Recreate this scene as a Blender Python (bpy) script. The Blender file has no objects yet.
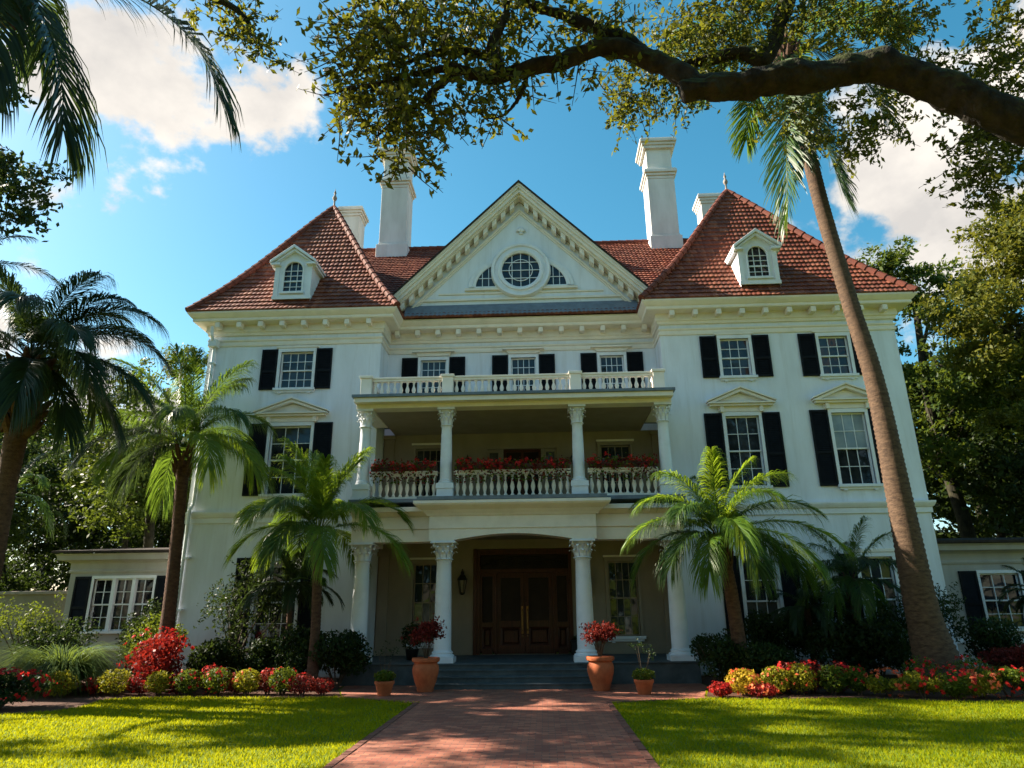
import bpy, math, random
import numpy as np
from mathutils import Vector, Matrix
S = bpy.context.scene
COL = S.collection
rad = math.radians
PI = math.pi

# ------------------------------------------------------------ camera, sky, sun, exposure
cam = bpy.data.cameras.new("camera")
cam.sensor_width = 36.0; cam.lens = 688.0 / 1024 * 36.0
cam.clip_start = 0.05; cam.clip_end = 3000
camo = bpy.data.objects.new("camera", cam); COL.objects.link(camo)
camo.location = (0.6, -22.5, 1.9)
camo.rotation_euler = (rad(108.2698), rad(0.5743), rad(2.5291))
S.camera = camo

SUN_TRAVEL = Vector((0.775, -0.165, -0.60)).normalized()      # direction the light travels
sunl = bpy.data.lights.new("sun", 'SUN'); sunl.energy = 5.0; sunl.angle = rad(0.5); sunl.color = (1.0, 0.90, 0.74)
suno = bpy.data.objects.new("sun", sunl); COL.objects.link(suno)
suno.location = (-30, 6, 30)
suno.rotation_euler = SUN_TRAVEL.to_track_quat('-Z', 'Y').to_euler()
to_sun = -SUN_TRAVEL
SUN_EL = math.asin(to_sun.z); SUN_AZ = math.atan2(to_sun.x, to_sun.y)

W = bpy.data.worlds.new("World"); S.world = W; W.use_nodes = True
def build_sky():
    nt = W.node_tree; N = nt.nodes; L = nt.links; N.clear()
    out = N.new('ShaderNodeOutputWorld'); bg = N.new('ShaderNodeBackground')
    sky = N.new('ShaderNodeTexSky'); sky.sky_type = 'NISHITA'; sky.sun_disc = False
    sky.sun_elevation = SUN_EL; sky.sun_rotation = SUN_AZ
    sky.altitude = 0; sky.air_density = 1.0; sky.dust_density = 0.9; sky.ozone_density = 1.2
    hs = N.new('ShaderNodeHueSaturation'); hs.inputs['Hue'].default_value = 0.470; hs.inputs['Saturation'].default_value = 1.36; hs.inputs['Value'].default_value = SKY_VALUE
    L.new(sky.outputs[0], hs.inputs['Color'])
    tc = N.new('ShaderNodeTexCoord')
    nrm = N.new('ShaderNodeVectorMath'); nrm.operation = 'NORMALIZE'; L.new(tc.outputs['Generated'], nrm.inputs[0])
    # cloud banks: soft lobes round fixed sky directions, broken up by fractal noise
    lobes = [((-.4589,.6555,.5997),.14,.95), ((-.3634,.705,.608),.10,.92), ((-.5153,.6087,.6033),.13,.85), ((-.5038,.6931,.5155),.09,.62),
             ((-.555,.78,.255),.13,.95), ((-.66,.70,.27),.16,.8), ((-.5601,.6765,.4782),.06,.6),
             ((.4493,.749,.4869),.13,1.0), ((.4994,.7021,.5076),.14,1.05), ((.393,.8081,.4389),.10,.95), ((.5252,.7389,.4221),.15,1.0),
             ((.56,.63,.56),.13,1.0), ((-.4275,.6981,.5744),.09,.7),
             ((.3,-.75,.5),.40,.7), ((-.5,-.6,.5),.33,.6), ((-.85,.3,.42),.25,.6), ((.85,-.1,.4),.25,.6)]
    acc = None
    for c, r, s in lobes:
        d = N.new('ShaderNodeVectorMath'); d.operation = 'DISTANCE'; d.inputs[1].default_value = Vector(c).normalized()
        L.new(nrm.outputs[0], d.inputs[0])
        m = N.new('ShaderNodeMapRange'); m.interpolation_type = 'SMOOTHSTEP'
        m.inputs[1].default_value = 0; m.inputs[2].default_value = r * 1.5; m.inputs[3].default_value = s; m.inputs[4].default_value = 0
        L.new(d.outputs['Value'], m.inputs[0])
        if acc is None: acc = m.outputs[0]
        else:
            a = N.new('ShaderNodeMath'); a.operation = 'MAXIMUM'; L.new(acc, a.inputs[0]); L.new(m.outputs[0], a.inputs[1]); acc = a.outputs[0]
    def fbm(scale, off, detail=9, rough=.58):
        mp = N.new('ShaderNodeMapping'); mp.inputs['Location'].default_value = off; mp.inputs['Scale'].default_value = (1, 1, 1.35)
        L.new(nrm.outputs[0], mp.inputs[0])
        n = N.new('ShaderNodeTexNoise'); n.inputs['Scale'].default_value = scale; n.inputs['Detail'].default_value = detail; n.inputs['Roughness'].default_value = rough
        L.new(mp.outputs[0], n.inputs['Vector']); return n.outputs[0]
    n1 = fbm(8.5, (3.1, .4, 1.7))
    mul = N.new('ShaderNodeMath'); mul.operation = 'MULTIPLY_ADD'; mul.inputs[1].default_value = 3.0; mul.inputs[2].default_value = -1.62
    L.new(n1, mul.inputs[0])
    dens = N.new('ShaderNodeMath'); dens.operation = 'ADD'; L.new(acc, dens.inputs[0]); L.new(mul.outputs[0], dens.inputs[1])
    msk = N.new('ShaderNodeMapRange'); msk.interpolation_type = 'SMOOTHSTEP'
    msk.inputs[1].default_value = .32; msk.inputs[2].default_value = .74; L.new(dens.outputs[0], msk.inputs[0])
    gate = N.new('ShaderNodeMapRange'); gate.inputs[1].default_value = .02; gate.inputs[2].default_value = .3; L.new(acc, gate.inputs[0])
    mm = N.new('ShaderNodeMath'); mm.operation = 'MULTIPLY'; L.new(msk.outputs[0], mm.inputs[0]); L.new(gate.outputs[0], mm.inputs[1])
    # cloud tone: creamy white, greyer where thick
    n2 = fbm(5.0, (3.1 - .05, .4, 1.7 + .07), 6)
    cr = N.new('ShaderNodeValToRGB'); e = cr.color_ramp.elements
    e[0].position = .38; e[0].color = tuple(CLOUD * c for c in (1.0, .93, .84)) + (1,)
    e[1].position = .66; e[1].color = tuple(CLOUD * c for c in (.66, .63, .60)) + (1,)
    L.new(n2, cr.inputs[0])
    mix = N.new('ShaderNodeMix'); mix.data_type = 'RGBA'
    L.new(mm.outputs[0], mix.inputs[0]); L.new(hs.outputs[0], mix.inputs[6]); L.new(cr.outputs[0], mix.inputs[7])
    L.new(mix.outputs[2], bg.inputs['Color']); bg.inputs['Strength'].default_value = 0.06
    L.new(bg.outputs[0], out.inputs[0])
SKY_VALUE = 1.0
CLOUD = 5.2
build_sky()
vs = S.view_settings
S.display_settings.display_device = 'sRGB'
vs.view_transform = 'Standard'; vs.look = 'None'; vs.exposure = 1.88; vs.gamma = 1.0; vs.use_curve_mapping = False
S.cycles.max_bounces = 8; S.cycles.transparent_max_bounces = 8
S.cycles.use_denoising = True

# ------------------------------------------------------------ materials
def _nodes(name):
    m = bpy.data.materials.new(name); m.use_nodes = True
    nt = m.node_tree; return m, nt, nt.nodes, nt.links, nt.nodes['Principled BSDF']
def mat(name, c1, c2=None, rough=.6, scale=3.0, bump=0.0, bscale=40.0, spec=.22, metallic=0.0, stretch=(1, 1, 1), coat=0.0, lo=.35, hi=.65):
    m, nt, N, L, P = _nodes(name)
    tc = N.new('ShaderNodeTexCoord')
    P.inputs['Roughness'].default_value = rough; P.inputs['Metallic'].default_value = metallic
    P.inputs['Specular IOR Level'].default_value = spec; P.inputs['Coat Weight'].default_value = coat
    mp = N.new('ShaderNodeMapping'); mp.inputs['Scale'].default_value = stretch; L.new(tc.outputs['Object'], mp.inputs[0])
    n = N.new('ShaderNodeTexNoise'); n.inputs['Scale'].default_value = scale; n.inputs['Detail'].default_value = 6; n.inputs['Roughness'].default_value = .62
    L.new(mp.outputs[0], n.inputs['Vector'])
    cr = N.new('ShaderNodeValToRGB'); cr.color_ramp.elements[0].position = lo; cr.color_ramp.elements[1].position = hi
    cr.color_ramp.elements[0].color = (*c1, 1); cr.color_ramp.elements[1].color = (*(c2 or c1), 1)
    L.new(n.outputs[0], cr.inputs[0]); L.new(cr.outputs[0], P.inputs['Base Color'])
    if bump:
        b = N.new('ShaderNodeBump'); b.inputs['Strength'].default_value = bump; b.inputs['Distance'].default_value = .02
        n2 = N.new('ShaderNodeTexNoise'); n2.inputs['Scale'].default_value = bscale; n2.inputs['Detail'].default_value = 4
        L.new(mp.outputs[0], n2.inputs['Vector']); L.new(n2.outputs[0], b.inputs['Height']); L.new(b.outputs[0], P.inputs['Normal'])
    return m
def leafmat(name, dark, light, trans=(.25, .32, .03), tw=.4, rough=.5, spec=.12):
    m, nt, N, L, P = _nodes(name)
    g = N.new('ShaderNodeNewGeometry')
    cr = N.new('ShaderNodeValToRGB'); cr.color_ramp.elements[0].color = (*dark, 1); cr.color_ramp.elements[1].color = (*light, 1)
    L.new(g.outputs['Random Per Island'], cr.inputs[0]); L.new(cr.outputs[0], P.inputs['Base Color'])
    P.inputs['Roughness'].default_value = rough; P.inputs['Specular IOR Level'].default_value = spec
    t = N.new('ShaderNodeBsdfTranslucent')
    mc = N.new('ShaderNodeMix'); mc.data_type = 'RGBA'; mc.inputs[0].default_value = .6; mc.inputs[7].default_value = (*trans, 1)
    L.new(cr.outputs[0], mc.inputs[6]); L.new(mc.outputs[2], t.inputs['Color'])
    mx = N.new('ShaderNodeMixShader'); mx.inputs[0].default_value = tw
    L.new(P.outputs[0], mx.inputs[1]); L.new(t.outputs[0], mx.inputs[2])
    L.new(mx.outputs[0], N['Material Output'].inputs[0])
    return m
def tilemat():
    m, nt, N, L, P = _nodes('clay_roof_tile')
    uv = N.new('ShaderNodeUVMap'); uv.uv_map = 'UVMap'
    fl = N.new('ShaderNodeVectorMath'); fl.operation = 'FLOOR'; L.new(uv.outputs[0], fl.inputs[0])
    wn = N.new('ShaderNodeTexWhiteNoise'); wn.noise_dimensions = '2D'; L.new(fl.outputs[0], wn.inputs[0])
    cr = N.new('ShaderNodeValToRGB'); e = cr.color_ramp.elements
    e[0].color = (.125, .033, .019, 1); e[1].color = (.225, .068, .036, 1)
    x = e.new(.5); x.color = (.17, .046, .025, 1)
    x = e.new(.93); x.color = (.25, .09, .052, 1)
    L.new(wn.outputs['Value'], cr.inputs[0])
    tc = N.new('ShaderNodeTexCoord')
    n = N.new('ShaderNodeTexNoise'); n.inputs['Scale'].default_value = .9; n.inputs['Detail'].default_value = 7; L.new(tc.outputs['Object'], n.inputs[0])
    mr = N.new('ShaderNodeMapRange'); mr.inputs[1].default_value = .42; mr.inputs[2].default_value = .68; mr.inputs[4].default_value = .6; L.new(n.outputs[0], mr.inputs[0])
    mx = N.new('ShaderNodeMix'); mx.data_type = 'RGBA'; L.new(mr.outputs[0], mx.inputs[0]); L.new(cr.outputs[0], mx.inputs[6]); mx.inputs[7].default_value = (.10, .045, .03, 1)
    L.new(mx.outputs[2], P.inputs['Base Color']); P.inputs['Roughness'].default_value = .6; P.inputs['Specular IOR Level'].default_value = .25
    return m
def brickmat():
    m, nt, N, L, P = _nodes('brick_paving')
    tc = N.new('ShaderNodeTexCoord')
    b = N.new('ShaderNodeTexBrick'); b.inputs['Scale'].default_value = 1.0
    b.inputs['Brick Width'].default_value = .21; b.inputs['Row Height'].default_value = .105; b.inputs['Mortar Size'].default_value = .006
    b.inputs['Mortar Smooth'].default_value = .3; b.inputs['Bias'].default_value = -.1
    b.inputs['Color1'].default_value = (.22, .052, .026, 1); b.inputs['Color2'].default_value = (.42, .150, .08, 1); b.inputs['Mortar'].default_value = (.085, .06, .05, 1)
    L.new(tc.outputs['Object'], b.inputs['Vector'])
    n = N.new('ShaderNodeTexNoise'); n.inputs['Scale'].default_value = 1.3; n.inputs['Detail'].default_value = 8; n.inputs['Roughness'].default_value = .7; L.new(tc.outputs['Object'], n.inputs[0])
    mr = N.new('ShaderNodeMapRange'); mr.inputs[1].default_value = .4; mr.inputs[2].default_value = .7; mr.inputs[4].default_value = .55; L.new(n.outputs[0], mr.inputs[0])
    mx = N.new('ShaderNodeMix'); mx.data_type = 'RGBA'; L.new(mr.outputs[0], mx.inputs[0]); L.new(b.outputs[0], mx.inputs[6]); mx.inputs[7].default_value = (.15, .065, .045, 1)
    L.new(mx.outputs[2], P.inputs['Base Color']); P.inputs['Roughness'].default_value = .75
    bp = N.new('ShaderNodeBump'); bp.inputs['Strength'].default_value = .6; bp.inputs['Distance'].default_value = .01; bp.invert = True
    L.new(b.outputs['Fac'], bp.inputs['Height']); L.new(bp.outputs[0], P.inputs['Normal'])
    return m
def glassmat(name, c1, c2, rough=.04):
    m, nt, N, L, P = _nodes(name)
    tc = N.new('ShaderNodeTexCoord')
    n = N.new('ShaderNodeTexNoise'); n.inputs['Scale'].default_value = 1.7; n.inputs['Detail'].default_value = 3; L.new(tc.outputs['Object'], n.inputs[0])
    cr = N.new('ShaderNodeValToRGB'); cr.color_ramp.elements[0].position = .4; cr.color_ramp.elements[1].position = .65
    cr.color_ramp.elements[0].color = (*c1, 1); cr.color_ramp.elements[1].color = (*c2, 1); L.new(n.outputs[0], cr.inputs[0]); L.new(cr.outputs[0], P.inputs['Base Color'])
    P.inputs['Roughness'].default_value = rough; P.inputs['IOR'].default_value = 1.52; P.inputs['Specular IOR Level'].default_value = .42
    n2 = N.new('ShaderNodeTexNoise'); n2.inputs['Scale'].default_value = 3.0; n2.inputs['Detail'].default_value = 1; L.new(tc.outputs['Object'], n2.inputs[0])
    b = N.new('ShaderNodeBump'); b.inputs['Strength'].default_value = .12; b.inputs['Distance'].default_value = .05; L.new(n2.outputs[0], b.inputs['Height']); L.new(b.outputs[0], P.inputs['Normal'])
    return m
def mossy():
    m = mat('mossy_oak_bark', (.008, .0065, .005), (.030, .024, .016), .92, 9, 1.0, 30, stretch=(1, 1, .7), spec=.2)
    N = m.node_tree.nodes; L = m.node_tree.links; P = N['Principled BSDF']; src = P.inputs['Base Color'].links[0].from_socket
    g = N.new('ShaderNodeNewGeometry'); sx = N.new('ShaderNodeSeparateXYZ'); L.new(g.outputs['True Normal'], sx.inputs[0])
    tc = N.new('ShaderNodeTexCoord'); n = N.new('ShaderNodeTexNoise'); n.inputs['Scale'].default_value = 5; n.inputs['Detail'].default_value = 6; L.new(tc.outputs['Object'], n.inputs[0])
    ad = N.new('ShaderNodeMath'); ad.operation = 'MULTIPLY_ADD'; ad.inputs[1].default_value = .45; L.new(sx.outputs[2], ad.inputs[0]); L.new(n.outputs[0], ad.inputs[2])
    mr = N.new('ShaderNodeMapRange'); mr.inputs[1].default_value = .52; mr.inputs[2].default_value = .80; mr.inputs[4].default_value = .8; L.new(ad.outputs[0], mr.inputs[0])
    mx = N.new('ShaderNodeMix'); mx.data_type = 'RGBA'; L.new(mr.outputs[0], mx.inputs[0]); L.new(src, mx.inputs[6]); mx.inputs[7].default_value = (.040, .050, .010, 1)
    L.new(mx.outputs[2], P.inputs['Base Color']); return m
M = {}
M['stucco'] = mat('white_stucco', (.71, .745, .80), (.56, .58, .61), .75, 1.6, .12, 60, spec=.25, stretch=(1, 1, .25), lo=.40, hi=.85)
def streaks(m):
    N = m.node_tree.nodes; L = m.node_tree.links; P = N['Principled BSDF']; src = P.inputs['Base Color'].links[0].from_socket
    tc = N.new('ShaderNodeTexCoord'); mp = N.new('ShaderNodeMapping'); mp.inputs['Scale'].default_value = (2.6, 2.6, .16); L.new(tc.outputs['Object'], mp.inputs[0])
    n = N.new('ShaderNodeTexNoise'); n.inputs['Scale'].default_value = 1.6; n.inputs['Detail'].default_value = 7; n.inputs['Roughness'].default_value = .7; L.new(mp.outputs[0], n.inputs[0])
    mr = N.new('ShaderNodeMapRange'); mr.inputs[1].default_value = .52; mr.inputs[2].default_value = .78; mr.inputs[4].default_value = .42; L.new(n.outputs[0], mr.inputs[0])
    mx = N.new('ShaderNodeMix'); mx.data_type = 'RGBA'; L.new(mr.outputs[0], mx.inputs[0]); L.new(src, mx.inputs[6]); mx.inputs[7].default_value = (.40, .385, .35, 1)
    L.new(mx.outputs[2], P.inputs['Base Color'])
streaks(M['stucco'])
M['cream'] = mat('cream_trim_paint', (.77, .71, .62), (.64, .585, .50), .55, 2.2, .03, 30, spec=.25, lo=.45, hi=.8)
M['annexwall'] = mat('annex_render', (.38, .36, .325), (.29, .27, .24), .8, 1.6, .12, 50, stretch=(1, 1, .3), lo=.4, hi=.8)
M['trim'] = mat('white_trim_paint', (.71, .73, .76), (.61, .62, .64), .5, 2.2, .03, 30, spec=.35, lo=.45, hi=.75)
M['chimney'] = mat('chimney_render', (.62, .61, .59), (.47, .455, .43), .75, 1.4, .15, 50, spec=.25, stretch=(1, 1, .3), lo=.4, hi=.75)
streaks(M['chimney'])
M['tile'] = tilemat()
M['ridge'] = mat('ridge_tile', (.17, .045, .026), (.10, .032, .022), .75, 4, .2, 30)
M['lead'] = mat('lead_flashing', (.15, .19, .235), (.10, .125, .16), .45, 4, .05, 20, spec=.5)
M['shutter'] = mat('black_shutter_paint', (.004, .005, .007), (.009, .010, .013), .6, 6, .0, spec=.12)
M['pane'] = glassmat('window_pane', (.008, .011, .016), (.03, .035, .042))
M['blind'] = glassmat('pane_with_blind', (.20, .25, .29), (.30, .35, .38), .12)
M['curtain'] = glassmat('pane_with_curtain', (.055, .055, .05), (.13, .125, .115), .1)
M['doorglass'] = glassmat('smoked_door_glass', (.010, .005, .003), (.022, .012, .007), .35)
M['doorglass'].node_tree.nodes['Principled BSDF'].inputs['Specular IOR Level'].default_value = .15
M['wood'] = mat('dark_mahogany', (.040, .012, .005), (.088, .027, .011), .4, 5, .08, 30, stretch=(6, 6, .6), coat=.05)
M['brass'] = mat('aged_brass', (.34, .19, .06), (.22, .12, .04), .45, 8, metallic=1.0)
M['iron'] = mat('black_iron', (.012, .012, .012), (.02, .018, .016), .45, 8, .1, 60)
M['step'] = mat('slate_step', (.050, .064, .068), (.085, .102, .106), .6, 3, .1, 40)
M['soffit'] = mat('porch_ceiling_shaded_tan', (.33, .275, .205), (.28, .235, .175), .6, 2)  # tan ceiling, its colour lowered to stand in for porch shade
M['porchwall'] = mat('porch_wall_shaded_tan', (.29, .24, .175), (.24, .20, .145), .7, 1.6, .06, 50, stretch=(1, 1, .4))  # beige paint made darker so the porch's shade sits in the colour
M['annexroof'] = mat('weathered_shingle', (.022, .017, .015), (.05, .038, .032), .9, 6, .4, 30, spec=.15)
M['gardenwall'] = mat('cream_garden_wall', (.26, .225, .165), (.19, .165, .125), .8, 1.5, .2, 40)
M['coping'] = mat('stone_coping', (.30, .25, .22), (.20, .17, .15), .8, 5, .3, 30)
M['terracotta'] = mat('terracotta', (.47, .125, .045), (.34, .085, .032), .7, 6, .15, 60)
M['soil'] = mat('mulch_soil', (.045, .020, .012), (.10, .045, .028), .9, 9, .8, 50)
M['lawn'] = mat('lawn_turf', (.075, .12, .004), (.135, .165, .006), .95, .8, .5, 90)
M['bark'] = mat('oak_bark', (.013, .011, .007), (.040, .036, .018), .9, 7, .9, 22, stretch=(1, 1, .6))
M['palmtrunk'] = mat('palm_trunk_bark', (.050, .030, .019), (.125, .076, .046), .85, 6, .8, 18, stretch=(1, 1, 3))
M['darktrunk'] = mat('fibrous_palm_trunk', (.055, .028, .018), (.12, .062, .038), .9, 8, .9, 24, stretch=(1, 1, 2))
M['mossbark'] = mossy()
M['stem'] = mat('woody_stem', (.05, .035, .022), (.10, .07, .045), .85, 8, .3, 30)
M['frond'] = leafmat('palm_frond', (.018, .048, .010), (.055, .105, .018), (.28, .42, .03), .34, .38, .22)
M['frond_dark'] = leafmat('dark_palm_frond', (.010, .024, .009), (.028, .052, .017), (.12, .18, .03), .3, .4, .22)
M['frond_bright'] = leafmat('bright_palm_frond', (.040, .095, .010), (.11, .185, .020), (.46, .60, .03), .42, .38, .22)
M['oakleaf'] = leafmat('oak_leaf', (.018, .032, .007), (.080, .088, .014), (.34, .33, .025), .36)
M['treeleaf'] = leafmat('tree_leaf', (.015, .034, .007), (.065, .095, .015), (.24, .30, .025), .28)
M['treeleaf_gold'] = leafmat('golden_tree_leaf', (.030, .048, .008), (.115, .115, .016), (.30, .29, .025), .30)
M['treeleaf_dark'] = leafmat('dark_tree_leaf', (.008, .018, .006), (.028, .044, .010), (.10, .15, .02), .26)
M['shrubleaf'] = leafmat('dark_shrub_leaf', (.008, .020, .007), (.030, .055, .013), (.09, .14, .02), .24)
M['boxleaf'] = leafmat('yellow_green_shrub_leaf', (.07, .10, .008), (.30, .26, .018), (.5, .45, .03), .35)
M['boxgreen'] = leafmat('green_shrub_leaf', (.025, .055, .007), (.10, .13, .012), (.25, .3, .02), .35)
M['goldleaf'] = leafmat('golden_croton_leaf', (.22, .16, .012), (.55, .36, .03), (.6, .45, .03), .35)
M['redleaf'] = leafmat('red_leaf', (.07, .008, .010), (.34, .024, .018), (.45, .04, .02), .3)
M['maroonleaf'] = leafmat('maroon_leaf', (.06, .010, .010), (.22, .030, .022), (.3, .04, .02), .35)
M['redflower'] = leafmat('red_petal', (.35, .010, .013), (.62, .035, .025), (.6, .04, .03), .3)
M['orangeflower'] = leafmat('coral_petal', (.65, .07, .03), (.80, .25, .10), (.7, .15, .05), .35)
M['grassblade'] = leafmat('grass_blade', (.10, .155, .004), (.28, .295, .006), (.66, .62, .01), .42, .8, .0)
def patchy(m):
    N = m.node_tree.nodes; L = m.node_tree.links; P = N['Principled BSDF']; src = P.inputs['Base Color'].links[0].from_socket
    tc = N.new('ShaderNodeTexCoord'); n = N.new('ShaderNodeTexNoise'); n.inputs['Scale'].default_value = .9; n.inputs['Detail'].default_value = 8; n.inputs['Roughness'].default_value = .65; L.new(tc.outputs['Object'], n.inputs[0])
    mr = N.new('ShaderNodeMapRange'); mr.inputs[1].default_value = .40; mr.inputs[2].default_value = .64; mr.inputs[4].default_value = .75; L.new(n.outputs[0], mr.inputs[0])
    mx = N.new('ShaderNodeMix'); mx.data_type = 'RGBA'; L.new(mr.outputs[0], mx.inputs[0]); L.new(src, mx.inputs[6]); mx.inputs[7].default_value = (.07, .105, .010, 1); L.new(mx.outputs[2], P.inputs['Base Color'])
patchy(M['grassblade'])
M['clumpblade'] = leafmat('ornamental_grass_blade', (.025, .055, .012), (.11, .16, .035), (.28, .36, .05), .3)
M['lampglass'] = glassmat('lantern_glass', (.20, .17, .12), (.28, .24, .17), .15)
M['brick'] = brickmat()
M['brickedge'] = mat('brick_edging', (.20, .085, .06), (.12, .05, .035), .8, 9, .4, 30)

# ------------------------------------------------------------ mesh helpers
class MB:
    def __init__(s): s.v = []; s.f = []; s.uv = None
    def add(s, vs, fs):
        n = len(s.v); s.v += [tuple(v) for v in vs]; s.f += [tuple(i + n for i in f) for f in fs]; return s
    def box(s, x0, x1, y0, y1, z0, z1):
        return s.add([(x0,y0,z0),(x1,y0,z0),(x1,y1,z0),(x0,y1,z0),(x0,y0,z1),(x1,y0,z1),(x1,y1,z1),(x0,y1,z1)],
                     [(0,3,2,1),(4,5,6,7),(0,1,5,4),(1,2,6,5),(2,3,7,6),(3,0,4,7)])
    def prism_y(s, poly, y0, y1):          # poly in (x,z), extruded along y
        n = len(poly)
        vs = [(x, y0, z) for x, z in poly] + [(x, y1, z) for x, z in poly]
        return s.add(vs, [tuple(range(n)), tuple(range(2*n-1, n-1, -1))] + [(i, i+n, (i+1) % n + n, (i+1) % n) for i in range(n)])
    def prism_z(s, poly, z0, z1):
        n = len(poly)
        vs = [(x, y, z0) for x, y in poly] + [(x, y, z1) for x, y in poly]
        return s.add(vs, [tuple(range(n-1, -1, -1)), tuple(range(n, 2*n))] + [(i, (i+1) % n, (i+1) % n + n, i+n) for i in range(n)])
    def lathe(s, prof, cx=0, cy=0, n=20, z0=0, cap=True):
        vs = []
        for r, z in prof:
            vs += [(cx + r*math.cos(2*PI*k/n), cy + r*math.sin(2*PI*k/n), z0 + z) for k in range(n)]
        fs = [(j*n+k, j*n+(k+1) % n, (j+1)*n+(k+1) % n, (j+1)*n+k) for j in range(len(prof)-1) for k in range(n)]
        if cap: fs += [tuple(range(n-1, -1, -1)), tuple(range((len(prof)-1)*n, len(prof)*n))]
        return s.add(vs, fs)
    def lathe_y(s, prof, cx, cz, n=32, a0=0, a1=2*PI, closed=True):   # prof (r, y)
        vs = []; m = n if closed else n + 1
        for r, y in prof:
            vs += [(cx + r*math.cos(a0+(a1-a0)*k/n), y, cz + r*math.sin(a0+(a1-a0)*k/n)) for k in range(m)]
        fs = []
        for j in range(len(prof)-1):
            for k in range(n):
                k2 = (k+1) % n if closed else k+1
                fs.append((j*m+k, j*m+k2, (j+1)*m+k2, (j+1)*m+k))
        return s.add(vs, fs)
    def tube(s, pts, radii, n=8, cap=True):
        pts = [Vector(p) for p in pts]
        if not hasattr(radii, '__len__'): radii = [radii]*len(pts)
        vs = []; up = None
        for i, p in enumerate(pts):
            t = (pts[min(i+1, len(pts)-1)] - pts[max(i-1, 0)])
            if t.length < 1e-9: t = Vector((0, 0, 1))
            t.normalize()
            if up is None: up = Vector((1, 0, 0)) if abs(t.x) < .9 else Vector((0, 1, 0))
            a = up - t*up.dot(t)
            if a.length < 1e-6: a = t.orthogonal()
            a.normalize(); up = a; b = t.cross(a)
            vs += [tuple(p + (a*math.cos(2*PI*k/n) + b*math.sin(2*PI*k/n))*radii[i]) for k in range(n)]
        fs = [(j*n+k, j*n+(k+1) % n, (j+1)*n+(k+1) % n, (j+1)*n+k) for j in range(len(pts)-1) for k in range(n)]
        if cap: fs += [tuple(range(n-1, -1, -1)), tuple(range((len(pts)-1)*n, len(pts)*n))]
        return s.add(vs, fs)
    def sweep(s, path, prof):              # plan polyline, outward on the right; prof = (out, z)
        k = len(path); P = [Vector(p).to_2d() for p in path]
        offs = []
        for i in range(k):
            d0 = (P[i]-P[i-1]).normalized() if i else None
            d1 = (P[i+1]-P[i]).normalized() if i < k-1 else None
            n0 = Vector((d0.y, -d0.x)) if d0 else None; n1 = Vector((d1.y, -d1.x)) if d1 else None
            if n0 is None: offs.append(n1)
            elif n1 is None: offs.append(n0)
            else:
                m = (n0+n1); m = m / m.dot(n0) if m.length > 1e-6 else n0
                offs.append(m)
        m = len(prof); vs = []
        for i in range(k):
            for o, z in prof: q = P[i] + offs[i]*o; vs.append((q.x, q.y, z))
        fs = [(i*m+j, (i+1)*m+j, (i+1)*m+j+1, i*m+j+1) for i in range(k-1) for j in range(m-1)]
        fs += [tuple(range(m-1, -1, -1)), tuple(range((k-1)*m, k*m))]
        return s.add(vs, fs)
    def build(s, name, material, parent=None, smooth=False, bevel=0):
        me = bpy.data.meshes.new(name); me.from_pydata(s.v, [], s.f); me.update()
        if s.uv is not None:
            l = me.uv_layers.new(name='UVMap')
            arr = np.array([s.uv[lp.vertex_index] for lp in me.loops], dtype=np.float32)
            l.data.foreach_set('uv', arr.ravel())
        return link(name, me, material, parent, smooth, bevel)
def link(name, me, material, parent=None, smooth=False, bevel=0):
    if material is not None: me.materials.append(material)
    if smooth: me.polygons.foreach_set('use_smooth', [True]*len(me.polygons))
    o = bpy.data.objects.new(name, me); COL.objects.link(o)
    if parent is not None: o.parent = parent
    if bevel:
        b = o.modifiers.new('bevel', 'BEVEL'); b.width = bevel; b.segments = 2; b.limit_method = 'ANGLE'; b.angle_limit = rad(50)
    return o
def smooth_by_angle(o, deg=40):
    me = o.data
    me.polygons.foreach_set('use_smooth', [True]*len(me.polygons))
    me.set_sharp_from_angle(angle=rad(deg)); return o
def npmesh(name, verts, faces, material, parent=None, smooth=False):
    """faces: list of (array kxn) groups of polygons with n corners each"""
    me = bpy.data.meshes.new(name)
    verts = np.asarray(verts, dtype=np.float32).reshape(-1, 3)
    loops = np.concatenate([np.asarray(f, dtype=np.int32).ravel() for f in faces])
    totals = np.concatenate([np.full(len(f), f.shape[1], dtype=np.int32) for f in faces])
    starts = np.concatenate([[0], np.cumsum(totals)[:-1]]).astype(np.int32)
    me.vertices.add(len(verts)); me.vertices.foreach_set('co', verts.ravel())
    me.loops.add(len(loops)); me.loops.foreach_set('vertex_index', loops)
    me.polygons.add(len(totals)); me.polygons.foreach_set('loop_start', starts)
    if hasattr(me.polygons[0], 'loop_total'):
        try: me.polygons.foreach_set('loop_total', totals)
        except Exception: pass
    me.update(calc_edges=True); me.validate()
    return link(name, me, material, parent, smooth)
def tag(o, label, cat, group=None, kind=None):
    if label: o['label'] = label
    if cat: o['category'] = cat
    if group: o['group'] = group
    if kind: o['kind'] = kind
    return o
def thing(name, loc, label, cat, group=None, rz=0):
    o = bpy.data.objects.new(name, None); COL.objects.link(o); o.location = loc; o.rotation_euler = (0, 0, rz); o.empty_display_size = .3
    return tag(o, label, cat, group)
def structure(name, mb, material, smooth=False):
    o = mb.build(name, material, None, smooth); o['kind'] = 'structure'; return o
def copy_thing(o, loc, rz, sc, label):
    c = o.copy(); COL.objects.link(c); c.location = loc; c.rotation_euler = (0, 0, rz); c.scale = (sc, sc, sc) if not hasattr(sc, '__len__') else sc
    c['label'] = label
    for ch in list(o.children):
        d = ch.copy(); COL.objects.link(d); d.parent = c
        for g in list(ch.children):
            e = g.copy(); COL.objects.link(e); e.parent = d
    return c

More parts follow.
